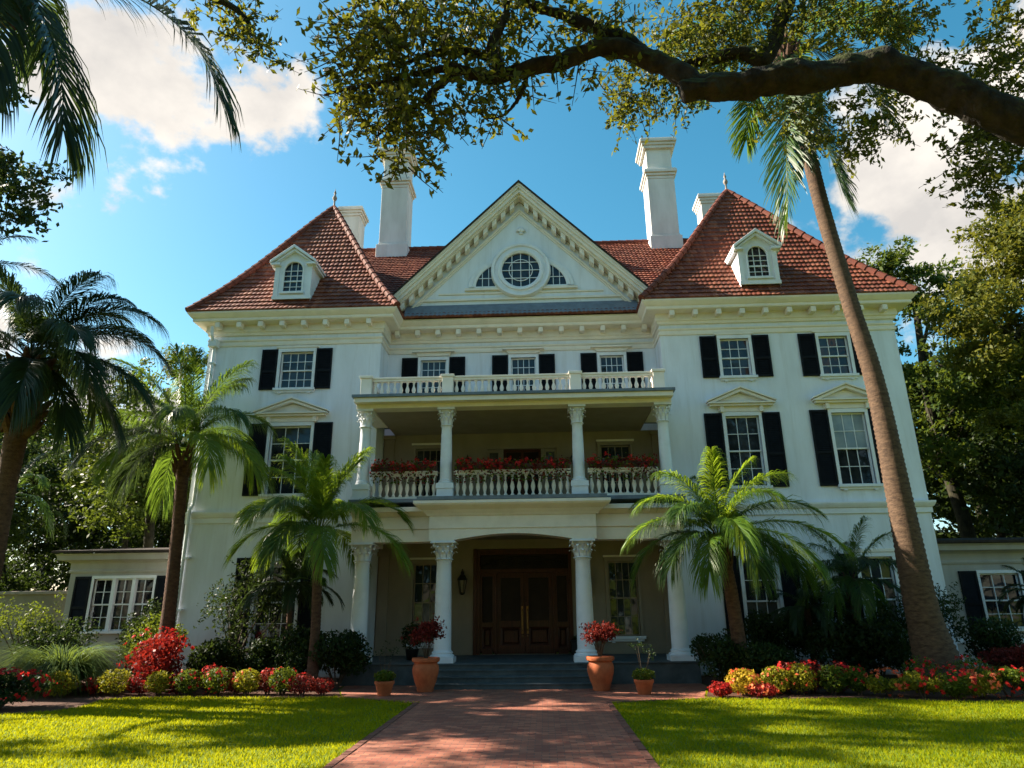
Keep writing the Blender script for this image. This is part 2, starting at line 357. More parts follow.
# ------------------------------------------------------------ ground, lawn, path, beds
MBs = MB()
def sheet(poly, z): return MB().add([(x, y, z) for x, y in poly], [tuple(range(len(poly)))])
structure('ground', sheet([(-600, -300), (600, -300), (600, 900), (-600, 900)], 0.0), M['lawn'])
PATH = [(-2.18, -30), (1.90, -30), (1.90, -6.2), (4.15, -5.5), (4.75, -3.0), (4.75, -2.0), (-4.9, -2.0), (-4.75, -3.2), (-4.25, -4.85), (-2.18, -6.1)]
structure('path', sheet(PATH, .012), M['brick'])
LBED = [(-16, 1.4), (-16, -7.9), (-12.2, -7.9), (-10.6, -7.65), (-9.65, -7.1), (-9.6, -6.2), (-9.9, -5.2), (-9.4, -4.75), (-8, -4.72), (-6.2, -4.9), (-4.9, -4.95), (-4.3, -4.75), (-4.8, -3.2), (-4.95, -2.05), (-5.2, 0), (-11.2, 0), (-11.2, 1.4)]
RBED = [(4.8, 0), (4.8, -3.0), (4.2, -5.42), (5.2, -5.75), (7.2, -5.65), (9.0, -6.25), (11, -6.45), (14, -6.1), (20, -5.2), (20, 1.4), (13, 1.4), (13, 0)]
structure('flower_bed_soil', sheet(LBED, .008), M['soil'])
structure('flower_bed_soil', sheet(RBED, .008), M['soil'])
def edging(pts):
    m = MB()
    for (a, b) in zip(pts[:-1], pts[1:]):
        a = Vector(a); b = Vector(b); L_ = (b-a).length; n = max(1, int(L_/.22)); d = (b-a)/L_; q = Vector((-d.y, d.x))*.055
        for i in range(n):
            c0 = a + d*(L_*i/n + .004); c1 = a + d*(L_*(i+1)/n - .004)
            m.prism_z([(c0-q)[:], (c1-q)[:], (c1+q)[:], (c0+q)[:]], 0.0, .022 + .004*((i*7) % 3 - 1))
    return m
structure('path_edging', edging([(-2.23, -30), (-2.23, -6.12), (-4.3, -4.88)]), M['brickedge'])
structure('path_edging', edging([(4.2, -5.53), (1.95, -6.24), (1.95, -30)]), M['brickedge'])

def inside(poly, x, y):
    r = np.zeros(len(x), bool); n = len(poly)
    for i in range(n):
        x0, y0 = poly[i]; x1, y1 = poly[(i+1) % n]
        c = ((y0 > y) != (y1 > y)) & (x < (x1-x0)*(y-y0)/((y1-y0) if y1 != y0 else 1e-9) + x0)
        r ^= c
    return r
def build_grass():
    rng = np.random.default_rng(4)
    n = 330000
    y = -16 + 12.0*rng.random(n)**1.15
    x = -16 + 33*rng.random(n)
    hw = (y+22.5)*.82 + .8
    k = (np.abs(x-.0) < hw) & ~inside(PATH, x, y) & ~inside(LBED, x, y) & ~inside(RBED, x, y) & ~((x > -2.29) & (x < 2.01) & (y < -6.15))
    x = x[k]; y = y[k]; n = len(x)
    d = (y+22.5)
    h = (.030 + .030*rng.random(n)) ; w = .0045 + .00075*d*.5
    a = rng.random(n)*2*PI; la = rng.random(n)*2*PI; ln = .35*h + .5*h*rng.random(n)
    dx = np.cos(a)*w; dy = np.sin(a)*w
    V = np.stack([np.stack([x-dx, y-dy, np.zeros(n)], 1), np.stack([x+dx, y+dy, np.zeros(n)], 1),
                  np.stack([x+np.cos(la)*ln, y+np.sin(la)*ln, h], 1)], 1)
    o = npmesh('lawn_grass', V.reshape(-1, 3), [np.arange(3*n).reshape(-1, 3)], M['grassblade'])
    tag(o, 'short mown bright green grass covering both lawns', 'grass', kind='stuff')
build_grass()

# ------------------------------------------------------------ the mansion
house = thing('mansion', (0, 0, 0), 'white three storey mansion with red tiled roofs, columned porch and black shutters', 'mansion')
ZC = 11.45                      # underside of the cornice
LW = (-11.15, -4.95); RW = (4.87, 12.9); CY = 1.2; BACK = 13.0

def wall_y(m, x0, x1, y, z0, z1, holes, depth=.22):
    xs = sorted({x0, x1, *[h[0] for h in holes], *[h[1] for h in holes]}); zs = sorted({z0, z1, *[h[2] for h in holes], *[h[3] for h in holes]})
    for i in range(len(xs)-1):
        for j in range(len(zs)-1):
            xm = (xs[i]+xs[i+1])/2; zm = (zs[j]+zs[j+1])/2
            if any(h[0] < xm < h[1] and h[2] < zm < h[3] for h in holes): continue
            m.add([(xs[i], y, zs[j]), (xs[i+1], y, zs[j]), (xs[i+1], y, zs[j+1]), (xs[i], y, zs[j+1])], [(0, 1, 2, 3)])
    for a, b, c, d in [h[:4] for h in holes]:
        Y = y + depth
        m.add([(a, y, c), (b, y, c), (b, y, d), (a, y, d), (a, Y, c), (b, Y, c), (b, Y, d), (a, Y, d)],
              [(0, 4, 5, 1), (1, 5, 6, 2), (2, 6, 7, 3), (3, 7, 4, 0)])

# --- windows: (cx, width, z0, z1, y, cols, rows, shutter width, hood, glass kinds upper/lower)
WIN = dict(
 lw=[(-7.92, 1.16, 9.36, 10.72, 4, 4, .56, 'lintel', ('pane', 'pane')), (-7.9, 1.40, 5.66, 8.0, 3, 4, .62, 'pediment', ('pane', 'pane')), (-7.9, 1.32, .95, 3.52, 3, 4, .58, 'lintel', ('pane', 'pane'))],
 rw=[(7.39, .98, 9.42, 10.80, 3, 4, .57, 'lintel', ('pane', 'pane')), (10.75, .98, 9.40, 10.80, 3, 4, .57, 'lintel', ('pane', 'pane')),
     (7.35, 1.10, 5.66, 8.02, 3, 4, .58, 'pediment', ('pane', 'pane')), (10.83, 1.10, 5.66, 8.06, 3, 4, .58, 'pediment', ('blind', 'pane')),
     (7.33, 1.02, .85, 3.38, 3, 4, .56, 'lintel', ('pane', 'curtain')), (10.92, 1.02, .85, 3.40, 3, 4, .56, 'lintel', ('pane', 'curtain'))],
 cw=[(-3.25, .94, 9.35, 10.72, 4, 4, .58, 'cornice', ('pane', 'pane')), (.06, .90, 9.35, 10.74, 4, 4, .58, 'cornice', ('pane', 'pane')), (3.28, .86, 9.35, 10.74, 4, 4, .58, 'cornice', ('pane', 'pane')),
     (-3.3, 1.0, 5.7, 7.38, 4, 4, 0, 'plain', ('pane', 'pane')), (3.22, 1.04, 5.7, 7.38, 4, 4, 0, 'plain', ('pane', 'pane')),
     (-3.3, .86, .95, 3.44, 3, 4, 0, 'plain', ('pane', 'curtain')), (3.22, .96, 1.1, 3.44, 4, 4, 0, 'plain', ('pane', 'pane'))])
def holes(key): return [(c-w/2, c+w/2, z0, z1) for c, w, z0, z1, *_ in WIN[key]]
def bars(m, x0, x1, z0, z1, y, cols, rows, fr=.045, mu=.022, dy=.035):
    m.box(x0, x0+fr, y, y+dy, z0, z1); m.box(x1-fr, x1, y, y+dy, z0, z1)
    m.box(x0+fr, x1-fr, y, y+dy, z0, z0+fr); m.box(x0+fr, x1-fr, y, y+dy, z1-fr, z1)
    for i in range(1, cols):
        x = x0+fr + (x1-x0-2*fr)*i/cols; m.box(x-mu/2, x+mu/2, y+.004, y+dy-.002, z0+fr, z1-fr)
    for j in range(1, rows):
        z = z0+fr + (z1-z0-2*fr)*j/rows; m.box(x0+fr, x1-fr, y+.007, y+dy-.004, z-mu/2, z+mu/2)
def shutter_mesh(m, x0, x1, z0, z1, y):
    t = .045; st = .065
    m.box(x0, x0+st, y-t, y, z0, z1); m.box(x1-st, x1, y-t, y, z0, z1)
    mids = [z0, z0+(z1-z0)*.42, z1-.08] if z1-z0 > 1.2 else [z0, z1-.08]
    for z in mids: m.box(x0+st, x1-st, y-t, y, z, z+.08)
    n = int((z1-z0)/.065)
    for i in range(n):
        z = z0+.06+(z1-z0-.12)*i/n
        m.add([(x0+st, y-.034, z), (x1-st, y-.034, z), (x1-st, y-.008, z+.06), (x0+st, y-.008, z+.06)], [(0, 1, 2, 3)])
    m.box(x0+st, x1-st, y-.006, y-.002, z0+.08, z1-.08)
def make_window(parent, cx, w, z0, z1, cols, rows, sw, hood, glass, y):
    x0, x1 = cx-w/2, cx+w/2; m = MB(); c = .10; zm = (z0+z1)/2
    # casing proud of the wall
    m.box(x0-c, x0, y-.045, y+.05, z0, z1); m.box(x1, x1+c, y-.045, y+.05, z0, z1); m.box(x0-c, x1+c, y-.05, y+.05, z1, z1+.13)
    bars(m, x0+.002, x1-.002, zm-.02, z1-.002, y+.075, cols, rows//2); bars(m, x0+.002, x1-.002, z0+.002, zm+.02, y+.115, cols, rows//2)
    win = m.build('window', M['porchwall' if hood == 'plain' else 'trim'], parent)  # porch casings get the darker tan in place of shade
    for zz0, zz1, yy, g in ((zm, z1, y+.10, glass[0]), (z0, zm, y+.142, glass[1])):
        pm = MB(); R = random.Random(int(cx*100+zz0*10)); rw = rows//2
        for a in range(cols):
            for b in range(rw):
                xa, xb = x0+w*a/cols, x0+w*(a+1)/cols; za, zb = zz0+(zz1-zz0)*b/rw, zz0+(zz1-zz0)*(b+1)/rw; tx, tz = R.uniform(-.02, .02)*(xb-xa), R.uniform(-.025, .025)*(zb-za)
                pm.add([(xa, yy-tx-tz, za), (xb, yy+tx-tz, za), (xb, yy+tx+tz, zb), (xa, yy-tx+tz, zb)], [(0, 1, 2, 3)])
        pm.build('pane', M[g], win)
    s = MB(); s.box(x0-c-.05, x1+c+.05, y-.13, y+.08, z0-.09, z0); s.box(x0-c, x1+c, y-.07, y, z0-.16, z0-.09)
    for sx in (x0+.02, x1-.12): s.box(sx, sx+.1, y-.10, y, z0-.20, z0-.16)
    s.build('sill', M['trim'], win, bevel=.008)
    if sw:
        for a, b in ((x0-c-.02-sw, x0-c-.02), (x1+c+.02, x1+c+.02+sw)):
            k = MB(); shutter_mesh(k, a, b, z0-.04, z1+.10, y-.012); k.build('shutter', M['shutter'], win)
    if hood == 'lintel':
        h = MB(); h.box(x0-c-.08, x1+c+.08, y-.075, y, z1+.135, z1+.20); h.box(x0-c-.02, x1+c+.02, y-.05, y, z1+.203, z1+.24); h.build('hood', M['cream'], win, bevel=.006)
    elif hood == 'cornice':
        h = MB(); h.prism_y([(x0-c, z1+.14), (x1+c, z1+.14), (x1+c+.10, z1+.27), (x0-c-.10, z1+.27)], y-.10, y)
        h.box(x0-c-.22, x1+c+.22, y-.20, y, z1+.272, z1+.33); h.build('hood', M['cream'], win, bevel=.006)
    elif hood == 'plain':
        h = MB(); h.box(x0-c-.04, x1+c+.04, y-.08, y, z1+.135, z1+.20); h.build('hood', M['cream'], win, bevel=.006)
    elif hood == 'pediment':
        zb = z1+.34; hw = w/2+c+.46; zp = zb+.56; h = MB()
        h.box(x0-c-.10, x1+c+.10, y-.06, y, z1+.14, zb-.02)
        h.box(cx-hw+.06, cx+hw-.06, y-.17, y, zb-.02, zb+.05); h.box(cx-hw, cx+hw, y-.24, y, zb+.053, zb+.10)
        h.prism_y([(cx-hw+.12, zb+.103), (cx+hw-.12, zb+.103), (cx, zp-.12)], y-.05, y)
        for sg in (-1, 1):
            h.prism_y([(cx+sg*hw, zb+.103), (cx+sg*(hw-.22), zb+.103), (cx, zp-.09), (cx, zp+.02)][::sg], y-.20, y)
            h.prism_y([(cx+sg*(hw+.03), zb+.115), (cx+sg*(hw+.03), zb+.165), (cx, zp+.085), (cx, zp+.024)][::-sg], y-.26, y-.002)
            h.box(cx+sg*(w/2+c)-.06, cx+sg*(w/2+c)+.06, y-.13, y, zb-.22, zb-.023)
        h.build('hood', M['cream'], win, bevel=.006)
    return win

# --- walls
def build_walls():
    a, b = LW; m = MB(); wall_y(m, a, b, 0, 0, ZC+.3, holes('lw'))
    m.add([(b, 0, 0), (b, CY, 0), (b, CY, ZC+.3), (b, 0, ZC+.3), (a, 0, 0), (a, BACK, 0), (a, BACK, ZC+.3), (a, 0, ZC+.3)], [(0, 1, 2, 3), (4, 7, 6, 5)])
    m.build('wall', M['stucco'], house)
    a, b = RW; m = MB(); wall_y(m, a, b, 0, 0, ZC+.3, holes('rw'))
    m.add([(a, 0, 0), (a, CY, 0), (a, CY, ZC+.3), (a, 0, ZC+.3), (b, 0, 0), (b, BACK, 0), (b, BACK, ZC+.3), (b, 0, ZC+.3)], [(0, 3, 2, 1), (4, 5, 6, 7)])
    m.build('wall', M['stucco'], house)
    c = holes('cw'); m = MB()
    wall_y(m, LW[1], RW[0], CY, 8.3, ZC+.5, [h for h in c if h[2] > 9]); m.build('wall', M['stucco'], house)
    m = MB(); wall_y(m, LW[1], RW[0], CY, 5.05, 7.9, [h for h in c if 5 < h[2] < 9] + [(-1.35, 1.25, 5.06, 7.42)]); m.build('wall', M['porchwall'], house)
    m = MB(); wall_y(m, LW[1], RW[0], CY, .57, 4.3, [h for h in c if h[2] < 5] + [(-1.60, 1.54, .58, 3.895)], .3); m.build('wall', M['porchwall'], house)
    m = MB().add([(LW[0], BACK, 0), (RW[1], BACK, 0), (RW[1], BACK, ZC+.3), (LW[0], BACK, ZC+.3)], [(0, 3, 2, 1)]); m.build('wall', M['stucco'], house)
    m = MB(); m.box(-1.7, 1.7, CY+.6, CY+.62, .6, 7.9); m.build('hall_wall', M['wood'], house)
build_walls()
for key, y in (('lw', 0.0), ('rw', 0.0), ('cw', CY)):
    for (c, w, z0, z1, cols, rows, sw, hood, gl) in WIN[key]: make_window(house, c, w, z0, z1, cols, rows, sw, hood, gl, y)

# --- cornice, frieze, string courses, plinth
FPATH = [(LW[0], 8), (LW[0], 0), (LW[1], 0), (LW[1], CY), (RW[0], CY), (RW[0], 0), (RW[1], 0), (RW[1], 8)]
cor = MB().sweep(FPATH, [(-.02, 11.38), (.07, 11.38), (.09, 11.47), (.13, 11.50), (.13, 11.75), (.47, 11.78), (.49, 11.81), (.49, 11.89), (.54, 11.92), (.60, 11.99), (.64, 12.04), (.64, 12.10), (-.02, 12.12)]).build('cornice', M['cream'], house)
smooth_by_angle(cor, 30)
def modillions():
    segs = list(zip(FPATH[1:-2], FPATH[2:-1]))
    for (p, q) in segs:
        p = Vector(p); q = Vector(q); L_ = (q-p).length
        if L_ < 2: continue
        d = (q-p)/L_; n = Vector((d.y, -d.x)); k = int(L_/.74)
        for i in range(k):
            c = p + d*(L_*(i+.5)/k)
            MB().box(c.x-.085, c.x+.085, c.y-.44, c.y-.135, 11.57, 11.765).build('modillion', M['cream'], cor, bevel=.012)
modillions()
MB().sweep(FPATH, [(-.02, 10.98), (.04, 10.98), (.05, 11.03), (.05, 11.08), (.02, 11.10), (.02, 11.15), (.06, 11.17), (.07, 11.22), (-.02, 11.24)]).build('frieze_moulding', M['cream'], house)
prof = [(-.02, 4.74), (.05, 4.74), (.05, 4.90), (.09, 4.93), (.13, 5.0), (.15, 5.05), (.15, 5.10), (-.02, 5.12)]
MB().sweep([(LW[0], 8), (LW[0], 0), (-5.2, 0)], prof).build('string_course', M['trim'], house)
MB().sweep([(4.95, 0), (RW[1], 0), (RW[1], 8)], prof).build('string_course', M['trim'], house)
prof = [(-.02, .05), (.08, .05), (.08, .50), (.05, .55), (-.02, .56)]
MB().sweep([(LW[0], 8), (LW[0], 0), (-5.0, 0)], prof).build('plinth', M['stucco'], house)
MB().sweep([(4.95, 0), (RW[1], 0), (RW[1], 8)], prof).build('plinth', M['stucco'], house)
def corner_pilaster(x0, x1):
    MB().box(x0, x1, -.035, .0, .57, 4.73).build('corner_pilaster', M['trim'], house)
dp = MB(); dp.tube([(-10.92, -.45, 11.6), (-10.92, -.40, 11.3), (-10.92, -.10, 10.9), (-10.92, -.10, 5.4), (-10.95, -.24, 5.15), (-10.95, -.24, 4.7), (-11.0, -.12, 4.4), (-11.0, -.12, .2)], .055, 10)
for z in (10.3, 8.6, 6.9, 3.6, 2.0): dp.box(-11.02, -10.82, -.17, 0, z, z+.06)
dp.box(-11.06, -10.78, -.30, -.02, 10.92, 11.18)
dp.build('downspout', M['trim'], house)

# --- tiled roofs
def roof_face(E0, E1, T0, T1, course=.27, pitch=.165, flare=.0):
    E0, E1, T0, T1 = map(Vector, (E0, E1, T0, T1)); m = MB(); m.uv = []
    u = (E1-E0).normalized(); mid = (T0+T1)/2 - (E0+E1)/2; up = mid - u*mid.dot(u); Ls = up.length; up.normalize(); nrm = u.cross(up)
    if nrm.z < 0: nrm = -nrm
    nc = int(Ls/course)
    def P(v, uu, h):
        sag = -flare*math.sin(PI*min(1, v*1.0))*(1-v)
        return E0 + u*uu + up*(Ls*v) + nrm*(h+sag)
    uL = lambda v: (E0.lerp(T0, v)-E0).dot(u); uR = lambda v: (E0+(E1-E0)).lerp(T1, v).__sub__(E0).dot(u)
    du = pitch/6
    for i in range(nc):
        v0 = i/nc; v1 = min(1, (i+1.25)/nc); a0, b0 = uL(v0), uR(v0); a1, b1 = uL(v1), uR(v1)
        n = max(1, int((b0-a0)/du)); base = len(m.v); rng = random.Random(i*7+int(E0.x*10))
        jit = {}
        for k in range(n+1):
            uu0 = a0+(b0-a0)*k/n; uu1 = min(max(uu0, a1), b1)
            t = int(math.floor(uu0/pitch))
            if t not in jit: jit[t] = rng.uniform(-.006, .007)
            h = .024*abs(math.sin(PI*uu0/pitch)) + jit[t]
            m.v += [tuple(P(v0, uu0, .004)), tuple(P(v0, uu0, .062+h)), tuple(P(v1, uu1, .008+.6*h))]
            m.uv += [(uu0/pitch, i+.2), (uu0/pitch, i+.2), (uu0/pitch, i+.8)]
        for k in range(n):
            p = base+3*k; m.f += [(p, p+3, p+4, p+1), (p+1, p+4, p+5, p+2)]
    return m
def join(ms):
    m = MB(); m.uv = []
    for k in ms:
        n = len(m.v); m.v += k.v; m.uv += k.uv; m.f += [tuple(i+n for i in f) for f in k.f]
    return m
def ridge_line(name, parent, p, q, r=.10):
    p = Vector(p); q = Vector(q); L_ = (q-p).length; n = max(1, int(L_/.38)); m = MB()
    for i in range(n):
        a = p.lerp(q, i/n); b = p.lerp(q, min(1, (i+1.12)/n)); m.tube([a, b], [r*1.12, r*.92], 10)
    return m.build(name, M['ridge'], parent)
ZE = 12.10
def finial(parent, p, h):
    m = MB().lathe([(.10, -.15), (.10, .05), (.045, .12), (.035, .34), (.085, .42), (.10, .50), (.06, .60), (.03, .66), (.06, .74), (.02, .86), (.002, .98)], p[0], p[1], 12, p[2])
    return m.build('finial', M['coping'], parent, True)
def pyramid(x0, x1, ap):
    y0, y1 = -.64, 7.2
    c = [(x0, y0, ZE), (x1, y0, ZE), (x1, y1, ZE), (x0, y1, ZE)]
    r = join([roof_face(c[i], c[(i+1) % 4], ap, ap, flare=.34) for i in range(4)]).build('roof', M['tile'], house)
    for k in c:
        k = Vector(k); A = Vector(ap); pts = []
        # hips follow the slightly dished faces
        m = MB(); n = 22
        def Q(t): q = k.lerp(A, t); q.z -= .34*math.sin(PI*t)*(1-t)*1.15; return q + Vector((0, 0, .05))
        for i in range(n): m.tube([Q(i/n), Q(min(1, (i+1.15)/n))], [.135, .105], 10)
        m.build('hip_cap', M['ridge'], r)
    finial(r, (ap[0], ap[1], ap[2]+.02), 1)
    return r
pyrL = pyramid(-11.8, -4.30, (-8.06, 3.0, 18.5)); pyrR = pyramid(4.22, 13.52, (8.74, 3.0, 18.65))
RY = 7.0; RZ = 18.62
mr = join([roof_face((-9.5, .45, ZE), (9.5, .45, ZE), (-9.5, RY, RZ), (9.5, RY, RZ)), roof_face((9.5, 13.6, ZE), (-9.5, 13.6, ZE), (9.5, RY, RZ), (-9.5, RY, RZ))]).build('roof', M['tile'], house)
ridge_line('ridge_cap', mr, (-9.5, RY, RZ+.05), (9.5, RY, RZ+.05), .12)
GZ = 17.62; GH = 4.95; GS = 1.0
gr = join([roof_face((-GH, .42, GZ-GH*GS), (-GH, 7.0, GZ-GH*GS), (0, .42, GZ), (0, 7.0, GZ)), roof_face((GH, 7.0, GZ-GH*GS), (GH, .42, GZ-GH*GS), (0, 7.0, GZ), (0, .42, GZ))]).build('roof', M['tile'], house)
ridge_line('ridge_cap', gr, (0, .45, GZ+.04), (0, 7.0, GZ+.04), .11)

# --- pediment
TY = 1.0
ped = MB().prism_y([(-4.6, 12.6), (4.6, 12.6), (.0, 17.2)], TY, TY+.25).build('pediment', M['stucco'], house)
def chevron(m, t0, t1, y0, y1):        # band between vertical drops t0 and t1 under the rake line
    hw = GH
    for sg in (-1, 1):
        m.prism_y([(0, GZ+.06-t0), (sg*hw, GZ+.06-hw*GS-t0), (sg*hw, GZ+.06-hw*GS-t1), (0, GZ+.06-t1)][::sg], y0, y1)
rk = MB(); chevron(rk, 0, .09, .36, TY); chevron(rk, .092, .20, .40, TY); chevron(rk, .203, .36, .47, TY); chevron(rk, .363, .46, .60, TY); chevron(rk, .84, .93, TY-.09, TY); chevron(rk, .935, 1.02, TY-.05, TY)
rk = rk.build('raking_cornice', M['cream'], ped)
rf = MB(); chevron(rf, -.085, -.004, .31, 1.2); rf.build('rake_flashing', M['annexroof'], ped)
for sg in (-1, 1):
    for i in range(13):
        d = .28 + i*.345; x = sg*d; z = GZ+.06-d*GS-.465; w = .085
        MB().prism_y([(x-w, z+sg*w*GS), (x+w, z-sg*w*GS), (x+w, z-sg*w*GS-.24), (x-w, z+sg*w*GS-.24)], .66, TY).build('modillion', M['cream'], rk, bevel=.012)
MB().box(-3.75, 3.75, TY-.07, TY, 12.98, 13.06).build('pediment_moulding', M['cream'], ped)
MB().box(-3.1, 3.1, TY-.05, TY, 13.24, 13.30).build('pediment_moulding', M['cream'], ped)
MB().add([(-4.3, .42, 12.13), (4.3, .42, 12.13), (4.3, TY-.002, 12.84), (-4.3, TY-.002, 12.84)], [(0, 1, 2, 3)]).build('skirt_flashing', M['lead'], ped)
RC = 14.17
RG = .71
rw_ = MB().lathe_y([(RG, TY-.04), (RG, TY-.15), (RG+.07, TY-.20), (RG+.14, TY-.20), (RG+.16, TY-.13), (RG+.28, TY-.12), (RG+.30, TY-.19), (RG+.38, TY-.20), (RG+.42, TY-.14), (RG+.43, TY)], .02, RC, 64)
for k in (-1, 0, 1):
    q = k*.33; hh = math.sqrt(RG**2-q*q)
    rw_.box(.02+q-.013, .02+q+.013, TY-.10, TY-.07, RC-hh, RC+hh); rw_.box(.02-hh, .02+hh, TY-.098, TY-.072, RC+q-.013, RC+q+.013)
rw_.lathe_y([(.43, TY-.10), (.455, TY-.102), (.455, TY-.07)], .02, RC, 40)
rwo = rw_.build('round_window', M['trim'], ped); smooth_by_angle(rwo, 35)
n = 48; MB().add([(.02+(RG+.01)*math.cos(2*PI*k/n), TY-.06, RC+(RG+.01)*math.sin(2*PI*k/n)) for k in range(n)], [tuple(range(n))]).build('pane', M['pane'], rwo)
ZS = .68
for sg in (-1, 1):
    a0, a1 = (0.0, PI*.40) if sg > 0 else (PI*.60, PI)
    zb = 13.52; R0 = 1.74
    fr = MB().lathe_y([(R0-.03, TY), (R0-.03, TY-.06), (R0+.10, TY-.09), (R0+.12, TY-.06), (R0+.24, TY-.06), (R0+.27, TY)], .02, zb, 24, a0, a1, closed=False)
    fr.v = [(x, y, zb+(z-zb)*ZS) for x, y, z in fr.v]
    fr.box(*sorted((.02+sg*.9, .02+sg*(R0+.02))), TY-.055, TY, zb-.03, zb+.03)
    for kx in (1.22, 1.46): fr.box(.02+sg*kx-.012, .02+sg*kx+.012, TY-.04, TY-.012, zb+.03, zb+ZS*math.sqrt(max(.01, R0**2-kx**2))-.02)
    fr.box(*sorted((.02+sg*.9, .02+sg*1.60)), TY-.038, TY-.013, zb+.36, zb+.384)
    fo = fr.build('lunette_window', M['trim'], ped)
    pts = [(.02+R0*math.cos(a0+(a1-a0)*k/20), TY-.010, zb+ZS*R0*math.sin(a0+(a1-a0)*k/20)) for k in range(21)] + [(.02, TY-.010, zb)]
    MB().add(pts, [tuple(range(len(pts)))]).build('pane', M['pane'], fo)
MB().box(-2.1, 2.14, TY-.11, TY, 13.38, 13.47).build('lunette_sill', M['cream'], ped)
orn = MB()
for k in range(-3, 4): 
    a = k*.36; orn.tube([(.05, TY-.05, 15.82), (.05+.12*math.sin(a), TY-.09, 15.84+.12*math.cos(a)), (.05+.2*math.sin(a), TY-.03, 15.86+.2*math.cos(a)-.03*abs(k))], [.02, .045, .03], 8)
orn.tube([(-.02, TY-.04, 15.78), (.12, TY-.04, 15.78)], .04, 8)
orn.build('shell_ornament', M['trim'], ped, True)

# --- dormers
def dormer(cx, yf, z0, w, parent):
    h = 1.42; m = MB(); x0, x1 = cx-w/2, cx+w/2; yb = yf+2.6; n = 12; hw = .36; zs = z0+.28; zt = zs+.86
    arc = [(cx+hw*math.cos(PI*k/n), zt+hw*math.sin(PI*k/n)) for k in range(n+1)]
    # front wall with an arched opening
    outer = [(x1, z0), (x1, z0+h)] + [(x1+(x0-x1)*k/(n-2), z0+h+(.48*(1-abs(2*k/(n-2)-1)))) for k in range(1, n-2)] + [(x0, z0+h), (x0, z0)]
    inner = [(cx+hw, zs)] + arc + [(cx-hw, zs)]
    k = len(inner); o = len(outer)
    vs = [(x, yf, z) for x, z in outer] + [(x, yf, z) for x, z in inner] + [(x, yf+.14, z) for x, z in inner]
    fs = []
    import itertools
    # bridge outer (o points) to inner (k points)
    for i in range(k-1):
        a = round(i*(o-1)/(k-1)); b = round((i+1)*(o-1)/(k-1))
        fs.append((o+i, o+i+1, b, a) if a != b else (o+i, o+i+1, a))
    fs.append((o-1, o+k-1, o, 0))
    fs += [(o+i, o+k+i, o+k+(i+1) % k, o+(i+1) % k) for i in range(k)]
    m.add(vs, fs)
    for x in (x0, x1): m.add([(x, yf, z0-.3), (x, yb, z0-.3), (x, yb, z0+h+.02), (x, yf, z0+h+.02)], [(0, 1, 2, 3)])
    m.box(x0-.03, x1+.03, yf-.05, yf, z0-.02, z0+.12)
    for x in (x0, x1-.16): m.box(x, x+.16, yf-.04, yf, z0+.123, z0+h)
    d = m.build('dormer', M['trim'], parent)
    f = MB(); 
    for q in range(n+3):
        pass
    rim = [(cx+hw, zs)] + arc + [(cx-hw, zs)]
    f.tube([(x, yf-.012, z) for x, z in rim] + [(cx+hw, yf-.012, zs)], .035, 6)
    f.box(cx-hw-.08, cx+hw+.08, yf-.09, yf, zs-.09, zs-.02)
    for xx in (-.12, .12): f.box(cx+xx-.012, cx+xx+.012, yf+.05, yf+.08, zs, zt+math.sqrt(hw*hw-xx*xx))
    for zz in (.22, .43, .46, .66, .86): f.box(cx-hw, cx+hw, yf+.052, yf+.078, zs+zz-.012, zs+zz+.012)
    f.box(cx-hw, cx+hw, yf+.045, yf+.085, zs+.42, zs+.47)
    f.build('dormer_window', M['trim'], d)
    MB().add([(x, yf+.09, z) for x, z in rim], [tuple(range(len(rim)))]).build('pane', M['pane'], d)
    r = MB(); e = .16; zr = z0+h; rise = .62
    for sg in (-1, 1):
        X = sg*(w/2+e)
        r.prism_y([(cx+X, zr-.06), (cx+X, zr+.05), (cx, zr+rise+.06), (cx, zr+rise-.06)][::-sg], yf-.22, yb)
        r.prism_y([(cx+sg*(w/2+.10), zr-.10), (cx+sg*(w/2+.10), zr-.064), (cx, zr+rise-.063), (cx, zr+rise-.12-.06)][::-sg], yf-.14, yf+.02)
        r.box(*sorted((cx+sg*(w/2+e-.02), cx+sg*(w/2-.20))), yf-.18, yf-.002, zr-.12, zr-.03)
        r.box(*sorted((cx+sg*(w/2+e-.03), cx+sg*(w/2+.001))), yf, yb-.9, zr-.16, zr-.062)
    r.build('dormer_roof', M['trim'], d, bevel=.01)
    return d
dormer(-8.20, -.38, 12.62, 1.36, house); dormer(8.44, -.38, 12.68, 1.36, house)

# --- chimneys
def chimney(cx, cy, w, zb, zt, plain=False):
    m = MB(); h = w/2; top = zt-.95 if not plain else zt-.5
    zm = zb + (zt-zb)*.62
    m.box(cx-h*.80, cx+h*.80, cy-h*.80, cy+h*.80, zb-2.5, zt-.3)
    if not plain:
        m.box(cx-h, cx+h, cy-h, cy+h, zb-2.5, zb+.62); m.box(cx-h*.9, cx+h*.9, cy-h*.9, cy+h*.9, zb+.623, zb+.74)
        m.box(cx-h*.86, cx+h*.86, cy-h*.86, cy+h*.86, zb+.743, zm)
    o = m.build('chimney', M['chimney'], house, bevel=.02)
    c = MB()
    def cap(z, s): 
        for i, (q, dz) in enumerate(((.88, .16), (.96, .14), (1.06, .16), (1.0, .08))):
            c.box(cx-h*q*s, cx+h*q*s, cy-h*q*s, cy+h*q*s, z+.003, z+dz); z += dz
    if not plain: cap(zm, 1.0)
    if c.v: c.build('chimney_band', M['chimney'], o, bevel=.02)
    c.v, c.f = [], []; cap(zt-.62, 1.12 if not plain else 1.0)
    c.build('chimney_cap', M['chimney'], o, bevel=.02)
    return o
